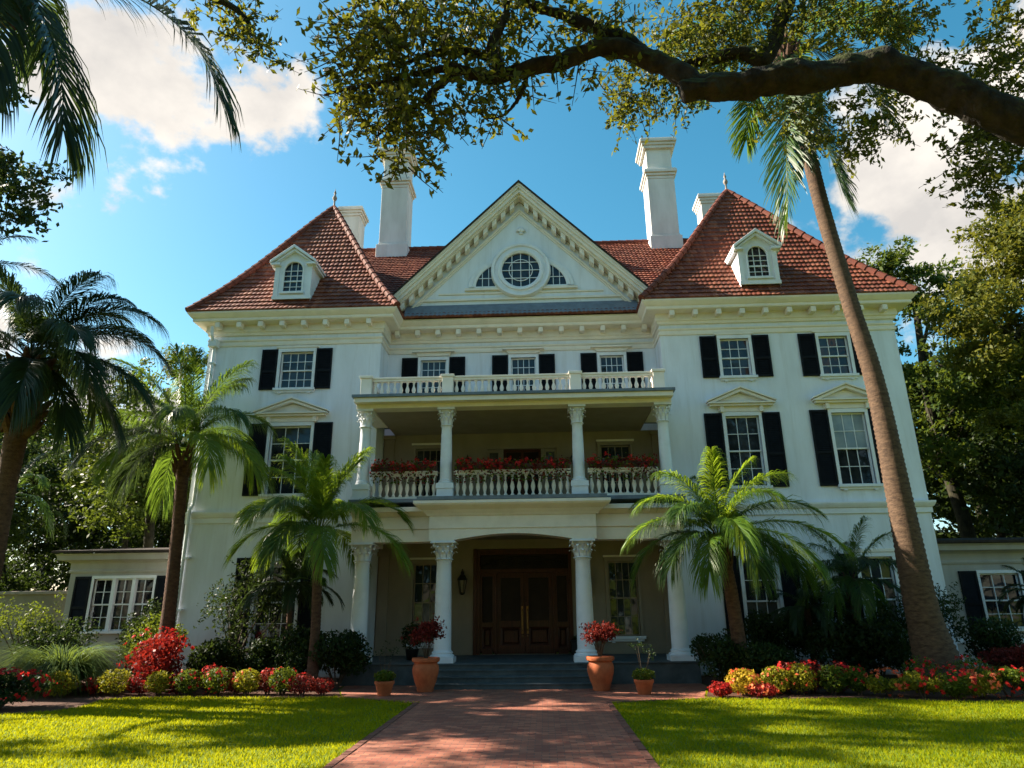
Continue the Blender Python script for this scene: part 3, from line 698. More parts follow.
chimney(-6.22, 6.9, 1.50, 17.9, 24.0); chimney(6.72, 6.9, 1.50, 17.9, 24.0)
chimney(-9.15, 9.4, 1.3, 17.0, 22.45, True); chimney(9.75, 9.4, 1.3, 17.0, 22.5, True)

# --- porch: floor, steps, columns, entablatures, balustrades
fl = MB(); fl.prism_z([(-2.75, -2.52), (2.3, -2.52), (2.3, -2.3), (4.78, -2.3), (4.78, CY), (-5.05, CY), (-5.05, -2.3), (-2.75, -2.3)], 0, .52)
fl.prism_z([(-2.79, -2.56), (2.34, -2.56), (2.34, -2.34), (4.82, -2.34), (4.82, CY-.001), (-5.09, CY-.001), (-5.09, -2.34), (-2.79, -2.34)], .522, .57)
fl.build('porch_floor', M['step'], house, bevel=.01)
for i in range(3):
    z = .4275-.1425*i; y0 = -2.87-.3*i; s = MB(); s.box(-2.5, 2.12, y0, -2.565, 0, z-.03) if False else s.box(-2.5, 2.12, y0+.03, y0+.33 if i else -2.565, 0, z-.035); s.box(-2.54, 2.16, y0, y0+.32 if i else -2.563, z-.034, z)
    s.build('step', M['step'], house, bevel=.008)
def capital_mesh(cx, cy, z0, h, r):
    m = MB(); m.lathe([(r*1.10, 0), (r*1.16, .03*h), (r*1.10, .06*h), (r*.84, .08*h), (r*.84, .5*h), (r*.95, .75*h), (r*1.15, .87*h)], cx, cy, 16, z0)
    for ring, (zb, ht, out, off) in enumerate(((.06, .40, .62, 0), (.28, .44, .74, .5))):
        for k in range(8):
            a = 2*PI*(k+off)/8; ca, sa = math.cos(a), math.sin(a); wv = Vector((-sa, ca, 0)); rv = Vector((ca, sa, 0)); pr = []
            for t, rr, ww in ((0, .90, .30), (.5, .98, .36), (.85, 1.16, .30), (1.0, .85+out, .18), (.80, .95+out, .10)):
                c = Vector((cx, cy, z0+h*(zb+ht*t))) + rv*(r*rr); pr.append((c-wv*r*ww, c+rv*r*.07, c+wv*r*ww))
            vs = [tuple(p) for row in pr for p in row]
            m.add(vs, [(3*i+j, 3*i+j+1, 3*i+j+4, 3*i+j+3) for i in range(4) for j in range(2)])
    for k in range(4):
        a = PI/4+PI/2*k; ca, sa = math.cos(a), math.sin(a); pts = []; rr = []
        for i in range(12):
            t = i/11*1.6*PI; q = .22*r*(1-i/16)
            pts.append((cx+ca*(r*1.5+q*math.sin(t)), cy+sa*(r*1.5+q*math.sin(t)), z0+h*.76+q*math.cos(t))); rr.append(.12*r)
        m.tube(pts, rr, 6)
    a = r*1.55; m.box(cx-a, cx+a, cy-a, cy+a, z0+.88*h, z0+.95*h); a *= .94; m.box(cx-a, cx+a, cy-a, cy+a, z0+.952*h, z0+h)
    return m
def column(cx, cy, z0, z1, r, parent=None, ch=.46):
    parent = parent or house
    bh = r*1.35; hc = ch
    prof = [(r, 0)] + [(r*(1-.16*t**1.8), (z1-z0-bh-hc)*t) for t in (.1, .3, .5, .7, .85, .97)] + [(r*.86, (z1-z0-bh-hc)*.972), (r*.93, (z1-z0-bh-hc)*.985), (r*.86, z1-z0-bh-hc)]
    c = MB().lathe(prof, cx, cy, 28, z0+bh).build('column', M['trim'], parent); smooth_by_angle(c, 40)
    b = MB(); b.box(cx-r*1.42, cx+r*1.42, cy-r*1.42, cy+r*1.42, z0, z0+bh*.42)
    b.lathe([(r*1.36, .42), (r*1.40, .50), (r*1.34, .60), (r*1.16, .64), (r*1.14, .70), (r*1.20, .76), (r*1.18, .84), (r*1.04, .90), (r*1.0, 1.0)], cx, cy, 28, 0)
    nb = len(b.v); b.v = b.v[:8] + [(x, y, z0+z*bh) for x, y, z in b.v[8:]]
    bo = b.build('column_base', M['trim'], c); smooth_by_angle(bo, 35)
    co = capital_mesh(cx, cy, z1-hc, hc, r*.96).build('capital', M['trim'], c)
    return c
ZL = 3.84
for x, y in ((-2.25, -2.12), (1.74, -2.12), (-4.68, -1.92), (4.36, -1.92)): column(x, y, .57, ZL, .245, ch=.52)
ZB = 5.06; ZU = 7.86
for x, y in ((-2.25, -2.12), (1.74, -2.12), (-4.76, -2.12), (4.33, -2.12)):
    column(x, y, ZB+.36, ZU, .18, ch=.56)
    p = MB(); p.box(x-.27, x+.27, y-.27, y+.27, ZB, ZB+.08); p.box(x-.24, x+.24, y-.24, y+.24, ZB+.082, ZB+.30); p.box(x-.26, x+.26, y-.26, y+.26, ZB+.302, ZB+.36)
    p.build('column_pedestal', M['trim'], house, bevel=.008)
def pil(x0, x1, z0, z1):
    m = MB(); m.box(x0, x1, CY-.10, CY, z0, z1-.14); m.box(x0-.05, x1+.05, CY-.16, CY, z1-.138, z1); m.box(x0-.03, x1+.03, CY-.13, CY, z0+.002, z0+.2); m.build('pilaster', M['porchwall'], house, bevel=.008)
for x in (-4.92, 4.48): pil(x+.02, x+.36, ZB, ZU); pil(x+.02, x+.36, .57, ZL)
# lower entablature: side runs and the projecting centre bay with a shallow arch
for a, b in ((-5.0, -2.66), (2.15, 4.68)):
    e = MB(); e.box(a, b, -2.16, -1.66, ZL, ZL+.36); e.box(a, b, -2.20, -1.66, ZL+.362, ZL+.72)
    e.add([(a, -2.20, ZL+.722), (b, -2.20, ZL+.722), (b, -2.36, ZL+.84), (a, -2.36, ZL+.84), (a, -1.66, ZL+.722), (b, -1.66, ZL+.722), (b, -1.66, ZL+.84), (a, -1.66, ZL+.84)], [(0, 1, 2, 3), (4, 7, 6, 5), (0, 3, 7, 4), (1, 5, 6, 2)])
    e.box(a-.06, b+.06, -2.44, -1.66, ZL+.842, ZL+.98)
    e.build('entablature', M['cream'], house, bevel=.01)
e = MB(); x0, x1 = -2.66, 2.15; n = 20; y0, y1 = -2.42, -1.84
arch = [(-1.95+(3.40)*k/n, ZL+.02+.17*math.sin(PI*k/n)) for k in range(n+1)]
e.prism_y([(x0, ZL+.0), (-1.95, ZL+.0)] + arch + [(1.45, ZL+.0), (x1, ZL+.0), (x1, ZL+.34), (x0, ZL+.34)], y0, y1)
e.box(x0, x1, y0-.03, y1, ZL+.342, ZL+.70)
prf = [(-.1, ZL+.702), (.06, ZL+.702), (.10, ZL+.76), (.20, ZL+.86), (.30, ZL+.92), (.38, ZL+.97), (.42, ZL+1.02), (.42, ZL+1.10), (-.1, ZL+1.11)]
e.sweep([(x0, -1.7), (x0, y0), (x1, y0), (x1, -1.7)], prf)
e.build('entablature', M['cream'], house)
for sx, nm in ((-4.75, 1), (4.42, 1)):
    MB().box(sx-.22, sx+.22, -1.655, -.003, ZL, ZL+.98).build('side_beam', M['cream'], house)
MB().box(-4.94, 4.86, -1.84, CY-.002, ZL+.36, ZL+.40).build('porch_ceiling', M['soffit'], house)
m = MB(); m.prism_z([(-5.08, -2.46), (-2.98, -2.46), (-2.98, -2.84), (2.47, -2.84), (2.47, -2.46), (4.76, -2.46), (4.76, -.004), (4.86, -.004), (4.86, CY-.003), (-4.94, CY-.003), (-4.94, -.004), (-5.08, -.004)], ZL+1.115, ZB-.002)
m.build('balcony_floor', M['lead'], house)
# upper entablature, ceiling and roof deck
e = MB(); e.box(-5.02, 4.60, -2.38, -1.92, ZU, ZU+.12); e.box(-5.04, 4.62, -2.42, -1.92, ZU+.122, ZU+.27)
for a, b in ((-5.02, -4.56), (4.14, 4.60)): e.box(a, b, -1.918, -.003, ZU, ZU+.27)
e.build('entablature', M['cream'], house, bevel=.008)
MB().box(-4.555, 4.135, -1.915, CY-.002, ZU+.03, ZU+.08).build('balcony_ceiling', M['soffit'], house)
d = MB(); d.prism_z([(-5.10, -2.72), (4.68, -2.72), (4.68, -.003), (4.865, -.003), (4.865, CY-.003), (-4.945, CY-.003), (-4.945, -.003), (-5.10, -.003)], ZU+.275, ZU+.36)
d.build('porch_roof', M['lead'], house)
MB().box(-5.04, 4.62, -2.66, -2.43, ZU+.12, ZU+.273).build('roof_fascia', M['cream'], house, bevel=.01)
BPROF = [(.050, 0), (.050, .05), (.030, .08), (.028, .12), (.056, .26), (.060, .31), (.050, .38), (.026, .50), (.024, .56), (.034, .58), (.024, .60), (.040, .66), (.048, .68), (.048, .72)]
def balustrade(xa, xb, y, z0, h, n):
    m = MB(); m.box(xa, xb, y-.09, y+.09, z0, z0+.09); m.box(xa, xb, y-.085, y+.085, z0+h-.13, z0+h-.06); m.box(xa, xb, y-.115, y+.115, z0+h-.058, z0+h)
    o = m.build('balustrade', M['cream'], house, bevel=.008); proto = None
    for i in range(n):
        x = xa+(xb-xa)*(i+.5)/n; s = (h-.22)/.72
        if not proto:
            proto = MB().lathe([(r*1.1, z*s) for r, z in BPROF], 0, 0, 10).build('baluster', M['cream'], o, True)
            b = proto
        else: b = proto.copy(); COL.objects.link(b)
        b.location = (x, y, z0+.09)
    return o
bz = ZU+.36
posts = (-4.80, -2.24, 1.74, 4.30)
for x in posts:
    p = MB(); p.box(x-.17, x+.17, -2.27, -1.93, bz, bz+.66); p.box(x-.21, x+.21, -2.31, -1.89, bz+.662, bz+.74); p.box(x-.19, x+.19, -2.29, -1.91, bz+.002, bz+.1); p.build('balustrade_post', M['cream'], house, bevel=.01)
for a, b, n in ((-4.63, -2.41, 11), (-2.07, 1.57, 18), (1.91, 4.13, 11)): balustrade(a, b, -2.10, bz, .70, n)
for a, b, n in ((-4.52, -2.50, 10), (-2.0, 1.49, 17), (2.0, 4.08, 10)): balustrade(a, b, -2.12, ZB, .86, n)
for x in (-4.80, 4.30):
    for q in range(1):
        m = MB(); m.box(x-.085, x+.085, -1.93, -.005, bz, bz+.09); m.box(x-.11, x+.11, -1.93, -.005, bz+.58, bz+.70)
        for k in range(8): m.lathe([(r*1.1, z*.67) for r, z in BPROF], x, -1.75+k*.22, 8, bz+.09)
        m.build('balustrade', M['cream'], house)

# --- doors
def panel(m, x0, x1, z0, z1, y, d=.03):
    m.add([(x0, y, z0), (x1, y, z0), (x1, y, z1), (x0, y, z1), (x0+.06, y+d, z0+.06), (x1-.06, y+d, z0+.06), (x1-.06, y+d, z1-.06), (x0+.06, y+d, z1-.06)],
          [(0, 1, 5, 4), (1, 2, 6, 5), (2, 3, 7, 6), (3, 0, 4, 7)])
    m.box(x0+.10, x1-.10, y+d-.02, y+d+.01, z0+.10, z1-.10)
DX0, DX1, DZ = -1.60, 1.54, .58; y = CY+.10
f = MB(); f.box(DX0, DX0+.10, CY-.04, y+.1, DZ, 3.88); f.box(DX1-.10, DX1, CY-.04, y+.1, DZ, 3.88); f.box(DX0+.1, DX1-.1, CY-.04, y+.1, 3.70, 3.88)
f.box(DX0+.1, DX1-.1, CY, y+.1, 3.12, 3.24)
for a in (-1.02, .90): f.box(a, a+.07, CY, y+.1, DZ, 3.12)
f.box(DX0-.12, DX0, CY-.07, CY+.02, DZ, 3.9); 
for a, b in ((DX0+.1, -1.02), (.97, DX1-.1)):
    f.box(a, a+.07, CY+.03, y+.08, DZ+.1, 3.12); f.box(b-.07, b, CY+.03, y+.08, DZ+.1, 3.12); f.box(a+.07, b-.07, CY+.03, y+.08, DZ, DZ+.18); f.box(a+.07, b-.07, CY+.03, y+.08, 1.40, 1.56); f.box(a+.07, b-.07, CY+.03, y+.08, 3.0, 3.12)
    panel(f, a+.07, b-.07, DZ+.18, 1.40, CY+.07)
df = f.build('door_frame', M['wood'], house, bevel=.006)
for a, b in ((DX0+.1, -1.02), (.97, DX1-.1)): MB().add([(a, y+.05, 1.5), (b, y+.05, 1.5), (b, y+.05, 3.05), (a, y+.05, 3.05)], [(0, 1, 2, 3)]).build('sidelight_glass', M['doorglass'], df)
MB().add([(DX0+.1, y+.05, 3.24), (DX1-.1, y+.05, 3.24), (DX1-.1, y+.05, 3.70), (DX0+.1, y+.05, 3.70)], [(0, 1, 2, 3)]).build('transom_glass', M['doorglass'], df)
sc = MB()
arc = [(-1.45+2.84*k/24, y+.0, 3.34+.30*math.sin(PI*k/24)) for k in range(25)]; sc.tube(arc, .016, 6)
for cx in (-1.1, -.55, -.03, .49, 1.04):
    for sg in (-1, 1):
        pts = [(cx+sg*(.03+.16*(i/16)*math.cos(i*.62)+.08), y+.0, 3.42+.10*(i/16)*math.sin(i*.62)*1.4) for i in range(17)]; sc.tube(pts, .011, 5)
    sc.tube([(cx, y, 3.26), (cx, y, 3.66)], .012, 5)
sc.build('transom_grille', M['iron'], df)
for sg in (-1, 1):
    a, b = (-.95, -.035) if sg < 0 else (-.025, .90); m = MB(); st = .13; yd = CY+.12
    m.box(a, a+st, yd, yd+.06, DZ+.01, 3.12); m.box(b-st, b, yd, yd+.06, DZ+.01, 3.12)
    for z0, z1 in ((DZ+.01, DZ+.26), (1.40, 1.60), (2.96, 3.12)): m.box(a+st, b-st, yd, yd+.06, z0, z1)
    panel(m, a+st, b-st, DZ+.26, 1.40, yd+.01)
    dr = m.build('front_door', M['wood'], house, bevel=.005)
    MB().add([(a+st, yd+.035, 1.60), (b-st, yd+.035, 1.60), (b-st, yd+.035, 2.96), (a+st, yd+.035, 2.96)], [(0, 1, 2, 3)]).build('door_glass', M['doorglass'], dr)
    hx = -.03+sg*.085; h = MB(); h.tube([(hx, yd-.01, 1.28), (hx, yd-.075, 1.34), (hx, yd-.08, 1.62), (hx, yd-.075, 1.90), (hx, yd-.01, 1.96)], .018, 8); h.box(hx-.03, hx+.03, yd-.012, yd-.001, 1.2, 2.05)
    h.lathe([(.03, 0), (.03, .02), (.005, .03)], hx, yd-.02, 8, 1.12)
    h.build('door_handle', M['brass'], dr)
# balcony door with sidelights
f = MB(); f.box(-1.35, -1.27, CY-.04, CY+.12, ZB, 7.42); f.box(1.17, 1.25, CY-.04, CY+.12, ZB, 7.42); f.box(-1.27, 1.17, CY-.04, CY+.12, 7.32, 7.42)
for a in (-.80, .62): f.box(a, a+.10, CY-.02, CY+.12, ZB, 7.32)
for a, b in ((-1.27, -.80), (.72, 1.17)): f.box(a, a+.08, CY+.02, CY+.10, ZB, 7.32); f.box(b-.08, b, CY+.02, CY+.10, ZB, 7.32); f.box(a+.08, b-.08, CY+.02, CY+.10, ZB, 5.9); f.box(a+.08, b-.08, CY+.02, CY+.10, 7.2, 7.32); f.box(a+.08, b-.08, CY+.03, CY+.08, 6.5, 6.54)
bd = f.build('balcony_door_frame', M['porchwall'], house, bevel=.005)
for a, b in ((-1.27, -.80), (.72, 1.17)): MB().add([(a, CY+.07, ZB), (b, CY+.07, ZB), (b, CY+.07, 7.32), (a, CY+.07, 7.32)], [(0, 1, 2, 3)]).build('sidelight_glass', M['curtain'], bd)
m = MB(); bars(m, -.70, .62, ZB, 7.32, CY+.10, 2, 1, .10, .10, .04); bdoor = m.build('balcony_door', M['wood'], house)
MB().add([(-.70, CY+.125, ZB), (.62, CY+.125, ZB), (.62, CY+.125, 7.32), (-.70, CY+.125, 7.32)], [(0, 1, 2, 3)]).build('door_glass', M['doorglass'], bdoor)
# wall lanterns
def lantern(x, y, z, s=1.0):
    m = MB()
    m.lathe([(.02*s, -.36*s), (.075*s, -.34*s), (.085*s, -.30*s), (.06*s, -.28*s)], x, y-.20*s, 6, z)
    m.lathe([(.15*s, .10*s), (.17*s, .13*s), (.10*s, .24*s), (.05*s, .30*s), (.06*s, .34*s), (.02*s, .42*s), (.002, .48*s)], x, y-.20*s, 6, z)
    for k in range(6):
        a = 2*PI*k/6; m.tube([(x+.075*s*math.cos(a), y-.2*s+.075*s*math.sin(a), z-.30*s), (x+.145*s*math.cos(a), y-.2*s+.145*s*math.sin(a), z+.11*s)], .012*s, 5)
    m.tube([(x, y-.004, z+.0), (x, y-.08*s, z+.30*s), (x, y-.16*s, z+.46*s), (x, y-.2*s, z+.44*s)], .018*s, 6); m.box(x-.05*s, x+.05*s, y-.02, y-.001, z-.12*s, z+.22*s)
    o = m.build('wall_lantern', M['iron'], house)
    MB().lathe([(.065*s, -.28*s), (.13*s, .10*s)], x, y-.2*s, 6, z).build('lantern_glass', M['lampglass'], o)
lantern(-2.07, CY, 2.78); lantern(2.02, CY, 2.78); lantern(-1.95, CY, 6.9, .5); lantern(1.72, CY, 6.9, .5)

# --- low annexes, garden wall
def annex(x0, x1, y, ze, wx0, wx1, wz0, wz1, nm, label):
    t = thing('annex', ((x0+x1)/2, y, 0), label, 'annex'); ox = -(x0+x1)/2; oy = -y
    sh = lambda m: (setattr(m, 'v', [(a+ox, b+oy, c) for a, b, c in m.v]), m)[1]
    m = MB(); wall_y(m, x0, x1, y, 0, ze-.1, [(wx0, wx1, wz0, wz1)])
    m.add([(x0, y, 0), (x0, y+6, 0), (x0, y+6, ze-.1), (x0, y, ze-.1), (x1, y, 0), (x1, y+6, 0), (x1, y+6, ze-.1), (x1, y, ze-.1)], [(0, 3, 2, 1), (4, 5, 6, 7)])
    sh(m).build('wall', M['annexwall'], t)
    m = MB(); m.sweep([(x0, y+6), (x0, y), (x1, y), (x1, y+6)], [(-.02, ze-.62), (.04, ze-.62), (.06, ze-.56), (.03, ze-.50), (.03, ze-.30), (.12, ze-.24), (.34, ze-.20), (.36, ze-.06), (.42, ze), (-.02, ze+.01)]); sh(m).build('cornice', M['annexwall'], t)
    m = MB(); m.add([(x0-.5, y-.5, ze+.02), (x1+.5, y-.5, ze+.02), (x1+.5, y+3, ze+.40), (x0-.5, y+3, ze+.40), (x1+.5, y+6.5, ze+.02), (x0-.5, y+6.5, ze+.02), (x0-.5, y-.5, ze+.1), (x1+.5, y-.5, ze+.1), (x1+.5, y+3, ze+.48), (x0-.5, y+3, ze+.48), (x1+.5, y+6.5, ze+.1), (x0-.5, y+6.5, ze+.1)],
        [(0, 3, 2, 1), (3, 5, 4, 2), (6, 7, 8, 9), (9, 8, 10, 11), (0, 1, 7, 6), (0, 6, 9, 3), (3, 9, 11, 5), (1, 2, 8, 7), (2, 4, 10, 8)]); sh(m).build('roof', M['annexroof'], t)
    m = MB(); m.sweep([(x0, y+6), (x0, y), (x1, y)], [(-.02, .78), (.05, .78), (.07, .84), (.07, .90), (-.02, .93)]); sh(m).build('string_course', M['trim'], t)
    m = MB(); m.box(wx0-.08, wx0, y-.04, y+.05, wz0, wz1); m.box(wx1, wx1+.08, y-.04, y+.05, wz0, wz1); m.box(wx0-.08, wx1+.08, y-.045, y+.05, wz1, wz1+.1)
    k = nm; wd = (wx1-wx0)/k
    for i in range(k):
        a = wx0+wd*i; zm = (wz0+wz1)/2; bars(m, a+.01, a+wd-.01, zm-.02, wz1-.002, y+.06, 2 if k > 2 else 3, 2); bars(m, a+.01, a+wd-.01, wz0+.002, zm+.02, y+.10, 2 if k > 2 else 3, 2)
        if i: m.box(a-.06, a+.06, y-.01, y+.14, wz0, wz1)
    w = sh(m).build('window', M['trim'], t)
    sh(MB().add([(wx0, y+.138, wz0), (wx1, y+.138, wz0), (wx1, y+.138, wz1), (wx0, y+.138, wz1)], [(0, 1, 2, 3)])).build('pane', M['pane'], w)
    m = MB(); m.box(wx0-.14, wx1+.14, y-.11, y+.06, wz0-.08, wz0); sh(m).build('sill', M['trim'], w)
    for a, b in ((wx0-.10-.56, wx0-.10), (wx1+.10, wx1+.66)):
        m = MB(); shutter_mesh(m, a, b, wz0-.06, wz1+.08, y-.012); sh(m).build('shutter', M['shutter'], w)
annex(-15.75, -11.17, 1.5, 3.92, -14.86, -12.75, 1.40, 3.10, 3, 'low white annex with a wide paned window beside the mansion\'s left wing')
annex(12.92, 19.5, 1.5, 3.85, 14.85, 16.1, 1.22, 2.92, 1, 'low white annex with one shuttered window beside the mansion\'s right wing')
gw = thing('garden_wall', (-20.5, 2.2, 0), 'cream garden wall with stone coping left of the annex', 'wall')
MB().box(-9.5, 4.4, -.15, .15, 0, 2.62).build('wall', M['gardenwall'], gw)
MB().box(-9.5, 4.45, -.24, .24, 2.622, 2.74).build('coping', M['coping'], gw, bevel=.02)

# ------------------------------------------------------------ foliage helpers
def unit(a): return a/np.maximum(np.linalg.norm(a, axis=-1, keepdims=True), 1e-9)
def leaf_cards(rng, C, size, normal=None, nmix=.5, aspect=.5, droop=.15):
    """each leaf a folded four-corner blade; returns verts (n,4,3)"""
    n = len(C); r = unit(rng.normal(size=(n, 3)))
    nv = r if normal is None else unit(normal*nmix + r*(1-nmix))
    t = unit(np.cross(nv, rng.normal(size=(n, 3)))); t[:, 2] -= droop; t = unit(t)
    b = unit(np.cross(nv, t)); L_ = (size*(.65+.7*rng.random(n)))[:, None]; w = L_*aspect
    return np.stack([C - t*L_*.5, C + b*w*.5 - nv*w*.12, C + t*L_*.5 - nv*L_*.10, C - b*w*.5 - nv*w*.12], 1)
def leaf_object(name, quads, material, parent):
    q = np.concatenate(quads) if isinstance(quads, list) else quads
    n = len(q); i = np.arange(4*n).reshape(-1, 4)
    return npmesh(name, q.reshape(-1, 3), [i], material, parent)
def shell_points(rng, n, c, r, inner=.55):
    d = unit(rng.normal(size=(n, 3))); k = inner + (1-inner)*rng.random(n)**.6
    return np.array(c) + d*k[:, None]*np.array(r), d
def twigs(rng, n, c, r, per, ln, hang=.3):
    """leaf centres strung along short twigs inside an ellipsoid; returns centres and twig segments"""
    d = unit(rng.normal(size=(n, 3))); p = np.array(c) + d*(rng.random(n)**(1/2.2))[:, None]*np.array(r)
    dr = unit(d*.6 + rng.normal(size=(n, 3))*.7 + np.array([0, 0, -hang])); l = ln*(.6+.8*rng.random(n))
    t = rng.random((n, per, 1)); C = p[:, None, :] + dr[:, None, :]*t*l[:, None, None] + rng.normal(size=(n, per, 3))*.035*(ln/.35)
    return C.reshape(-1, 3), [(p[i], p[i]+dr[i]*l[i]) for i in range(n)]
def seg_mesh(segs, r):
    m = MB()
    for a, b in segs: m.tube([tuple(a), tuple((np.array(a)+np.array(b))/2+np.array([0, 0, -.01])), tuple(b)], [r, r*.7, r*.35], 4, cap=False)
    return m
def curve(pts, n=6):
    """Catmull-Rom through 3-D points"""
    P = [np.array(p, float) for p in pts]; P = [2*P[0]-P[1]] + P + [2*P[-1]-P[-2]]; out = []
    for i in range(1, len(P)-2):
        for k in range(n):
            t = k/n; a, b, c, d = P[i-1:i+3]
            out.append(.5*((2*b)+(-a+c)*t+(2*a-5*b+4*c-d)*t*t+(-a+3*b-3*c+d)*t**3))
    out.append(P[-2]); return [tuple(p) for p in out]
def lerp_radii(r0, r1, n, pw=1.0): return [r0+(r1-r0)*(i/(n-1))**pw for i in range(n)]

# ------------------------------------------------------------ palms
def frond_geo(rng, L, a0, droop, az, nl, ll, ldroop, w, petiole=.16, vee=.3, twist=0.0, thick=.022):
    n = 22; t = np.linspace(0, 1, n); ang = a0 - droop*t**1.35; ds = L/(n-1)
    r = np.concatenate([[0], np.cumsum(np.cos(ang[:-1])*ds)]); z = np.concatenate([[0], np.cumsum(np.sin(ang[:-1])*ds)])
    ca, sa = math.cos(az), math.sin(az); bend = twist*L*t**2
    R = np.stack([r*ca - bend*sa, r*sa + bend*ca, z], 1)
    V = []; Q = []; T = []; nv = 0
    # rachis: a three sided tapering rod
    tan = unit(np.gradient(R, axis=0)); side = unit(np.cross(tan, np.array([0, 0, 1.]))+1e-6); nor = unit(np.cross(side, tan))
    rr = thick*(1-.85*t)[:, None]
    ring = np.stack([R+side*rr, R+nor*rr, R-side*rr, R-nor*rr*.7], 1); V.append(ring.reshape(-1, 3))
    for i in range(n-1):
        for k in range(4): Q.append([i*4+k, i*4+(k+1) % 4, (i+1)*4+(k+1) % 4, (i+1)*4+k])
    nv = 4*n
    tl = petiole + (1-petiole)*(np.arange(nl)+.5)/nl
    for sg in (-1, 1):
        tt = np.clip(tl + rng.normal(size=nl)*.006, petiole, .995); f = tt*(n-1); i0 = np.minimum(f.astype(int), n-2); fr = (f-i0)[:, None]
        P = R[i0]*(1-fr)+R[i0+1]*fr; Tn = unit(tan[i0]*(1-fr)+tan[i0+1]*fr); Sd = side[i0]*sg; Nn = nor[i0]
        u = (tt-petiole)/(1-petiole); ln = ll*(.35+.65*np.sin(np.clip(u*1.25+.12, 0, PI*.5)*1.0)**.8)*(1-.48*np.clip((u-.6)/.4, 0, 1)**1.5)*(.88+.24*rng.random(nl))
        g = (rad(38)+rad(34)*u)[:, None]
        D = unit(Sd*np.cos(g)+Tn*np.sin(g)+Nn*(vee*(1-u*.5))[:, None]+rng.normal(size=(nl, 3))*.09)
        wv = unit(Tn - D*np.sum(Tn*D, 1, keepdims=True))*(w*.5)
        l1 = ln[:, None]
        dz = np.array([0, 0, -1.0])*ldroop
        m1 = P+D*l1*.5+dz*l1*.12; m2 = P+D*l1*.80+dz*l1*.42; tip = P+D*l1*.93+dz*l1*.78
        vv = np.stack([P-wv*.5, P+wv*.5, m1-wv, m1+wv, m2-wv*.6, m2+wv*.6, tip], 1)
        V.append(vv.reshape(-1, 3)); b = nv+7*np.arange(nl)[:, None]
        Q += (b+np.array([[0, 1, 3, 2]])).tolist() + (b+np.array([[2, 3, 5, 4]])).tolist(); T += (b+np.array([[4, 5, 6]])).tolist(); nv += 7*nl
    return np.concatenate(V), np.array(Q), np.array(T)
def fronds(parent, z, specs, seed, material, nl=64, ll=.55, ldroop=.5, w=.022, thick=.022, off=.06):
    rng = np.random.default_rng(seed)
    for (az, a0, droop, L, *x) in specs:
        mt = x[0] if x else material
        V, Q, T = frond_geo(rng, L, rad(a0), rad(droop), rad(az), nl, ll, ldroop, w, twist=rng.normal()*.05, thick=thick)
        o = npmesh('frond', V, [Q, T], M[mt], parent)
        o.location = (z[0]+off*math.cos(rad(az)), z[1]+off*math.sin(rad(az)), z[2])
def crown_specs(seed, n, L, tiers, mats=None):
    """tiers: (share, start angle, droop)"""
    rng = random.Random(seed); out = []; az = rng.uniform(0, 360)
    i = 0
    for (k, a0, dr) in tiers:
        for j in range(k):
            az += 137.5; out.append((az+rng.uniform(-12, 12), a0+rng.uniform(-8, 8), dr+rng.uniform(-15, 15), L*rng.uniform(.82, 1.08)) + ((rng.choice(mats),) if mats else ()))
    return out
def ringed_trunk(pts, radii, seed=0, n=20, step=.12, bump=.03):
    rng = random.Random(seed); c = curve(pts, 14); P = [Vector(p) for p in c]
    rs = np.interp(np.linspace(0, 1, len(c)), np.linspace(0, 1, len(radii)), radii)
    # resample evenly and ripple the radius with leaf-scar rings
    d = np.concatenate([[0], np.cumsum([(P[i+1]-P[i]).length for i in range(len(P)-1)])]); k = int(d[-1]/step*2); q = np.linspace(0, d[-1], k)
    X = np.stack([np.interp(q, d, [p[i] for p in P]) for i in range(3)], 1); R_ = np.interp(q, d, rs)
    R_ = [r*(1+bump*(1 if i % 2 else -1)+rng.uniform(-.012, .012)) for i, r in enumerate(R_)]
    return MB().tube([tuple(x) for x in X], R_, n)
def boots(parent, p, r, h, n, seed, material='darktrunk'):
    """old leaf bases and fibre below a palm's crown"""
    rng = random.Random(seed); m = MB()
    for i in range(n):
        a = i*2.4; z = h*(i/n); ca, sa = math.cos(a), math.sin(a); q = r*(1.0+.25*math.sin(PI*i/n))
        m.tube([(p[0]+ca*q*.6, p[1]+sa*q*.6, p[2]-h+z-.1), (p[0]+ca*q*1.05, p[1]+sa*q*1.05, p[2]-h+z+.08), (p[0]+ca*q*1.45, p[1]+sa*q*1.45, p[2]-h+z+.26+rng.uniform(0, .1))], [r*.34, r*.26, r*.07], 6)
    return m.build('crown_base', M[material], parent)

p = thing('date_palm', (-9.95, -2.5, 0), 'slim dark trunked palm with drooping fronds before the left wing\'s outer corner', 'palm')
tr = ringed_trunk([(0, 0, 0), (-.02, 0, 2), (-.10, 0, 4.2), (-.22, 0, 6.3)], [.24, .19, .17, .18], 1).build('trunk', M['darktrunk'], p, True)
boots(p, (-.22, 0, 6.7), .2, .9, 22, 3)
fronds(p, (-.24, 0, 6.75), crown_specs(11, 27, 3.2, [(7, 80, 60), (8, 54, 105), (7, 22, 100)], ['frond', 'frond', 'frond_bright', 'frond_dark']), 5, 'frond', 130, 1.0, 1.0, .024)
p = thing('date_palm', (-5.52, -3.2, 0), 'bushy bright green palm on a slim trunk left of the porch', 'palm')
ringed_trunk([(0, 0, 0), (.0, 0, 1.4), (-.06, 0, 2.8), (-.12, 0, 3.7)], [.17, .13, .13, .16], 2, 14, .09).build('trunk', M['darktrunk'], p, True)
boots(p, (-.12, 0, 4.0), .15, .7, 20, 4)
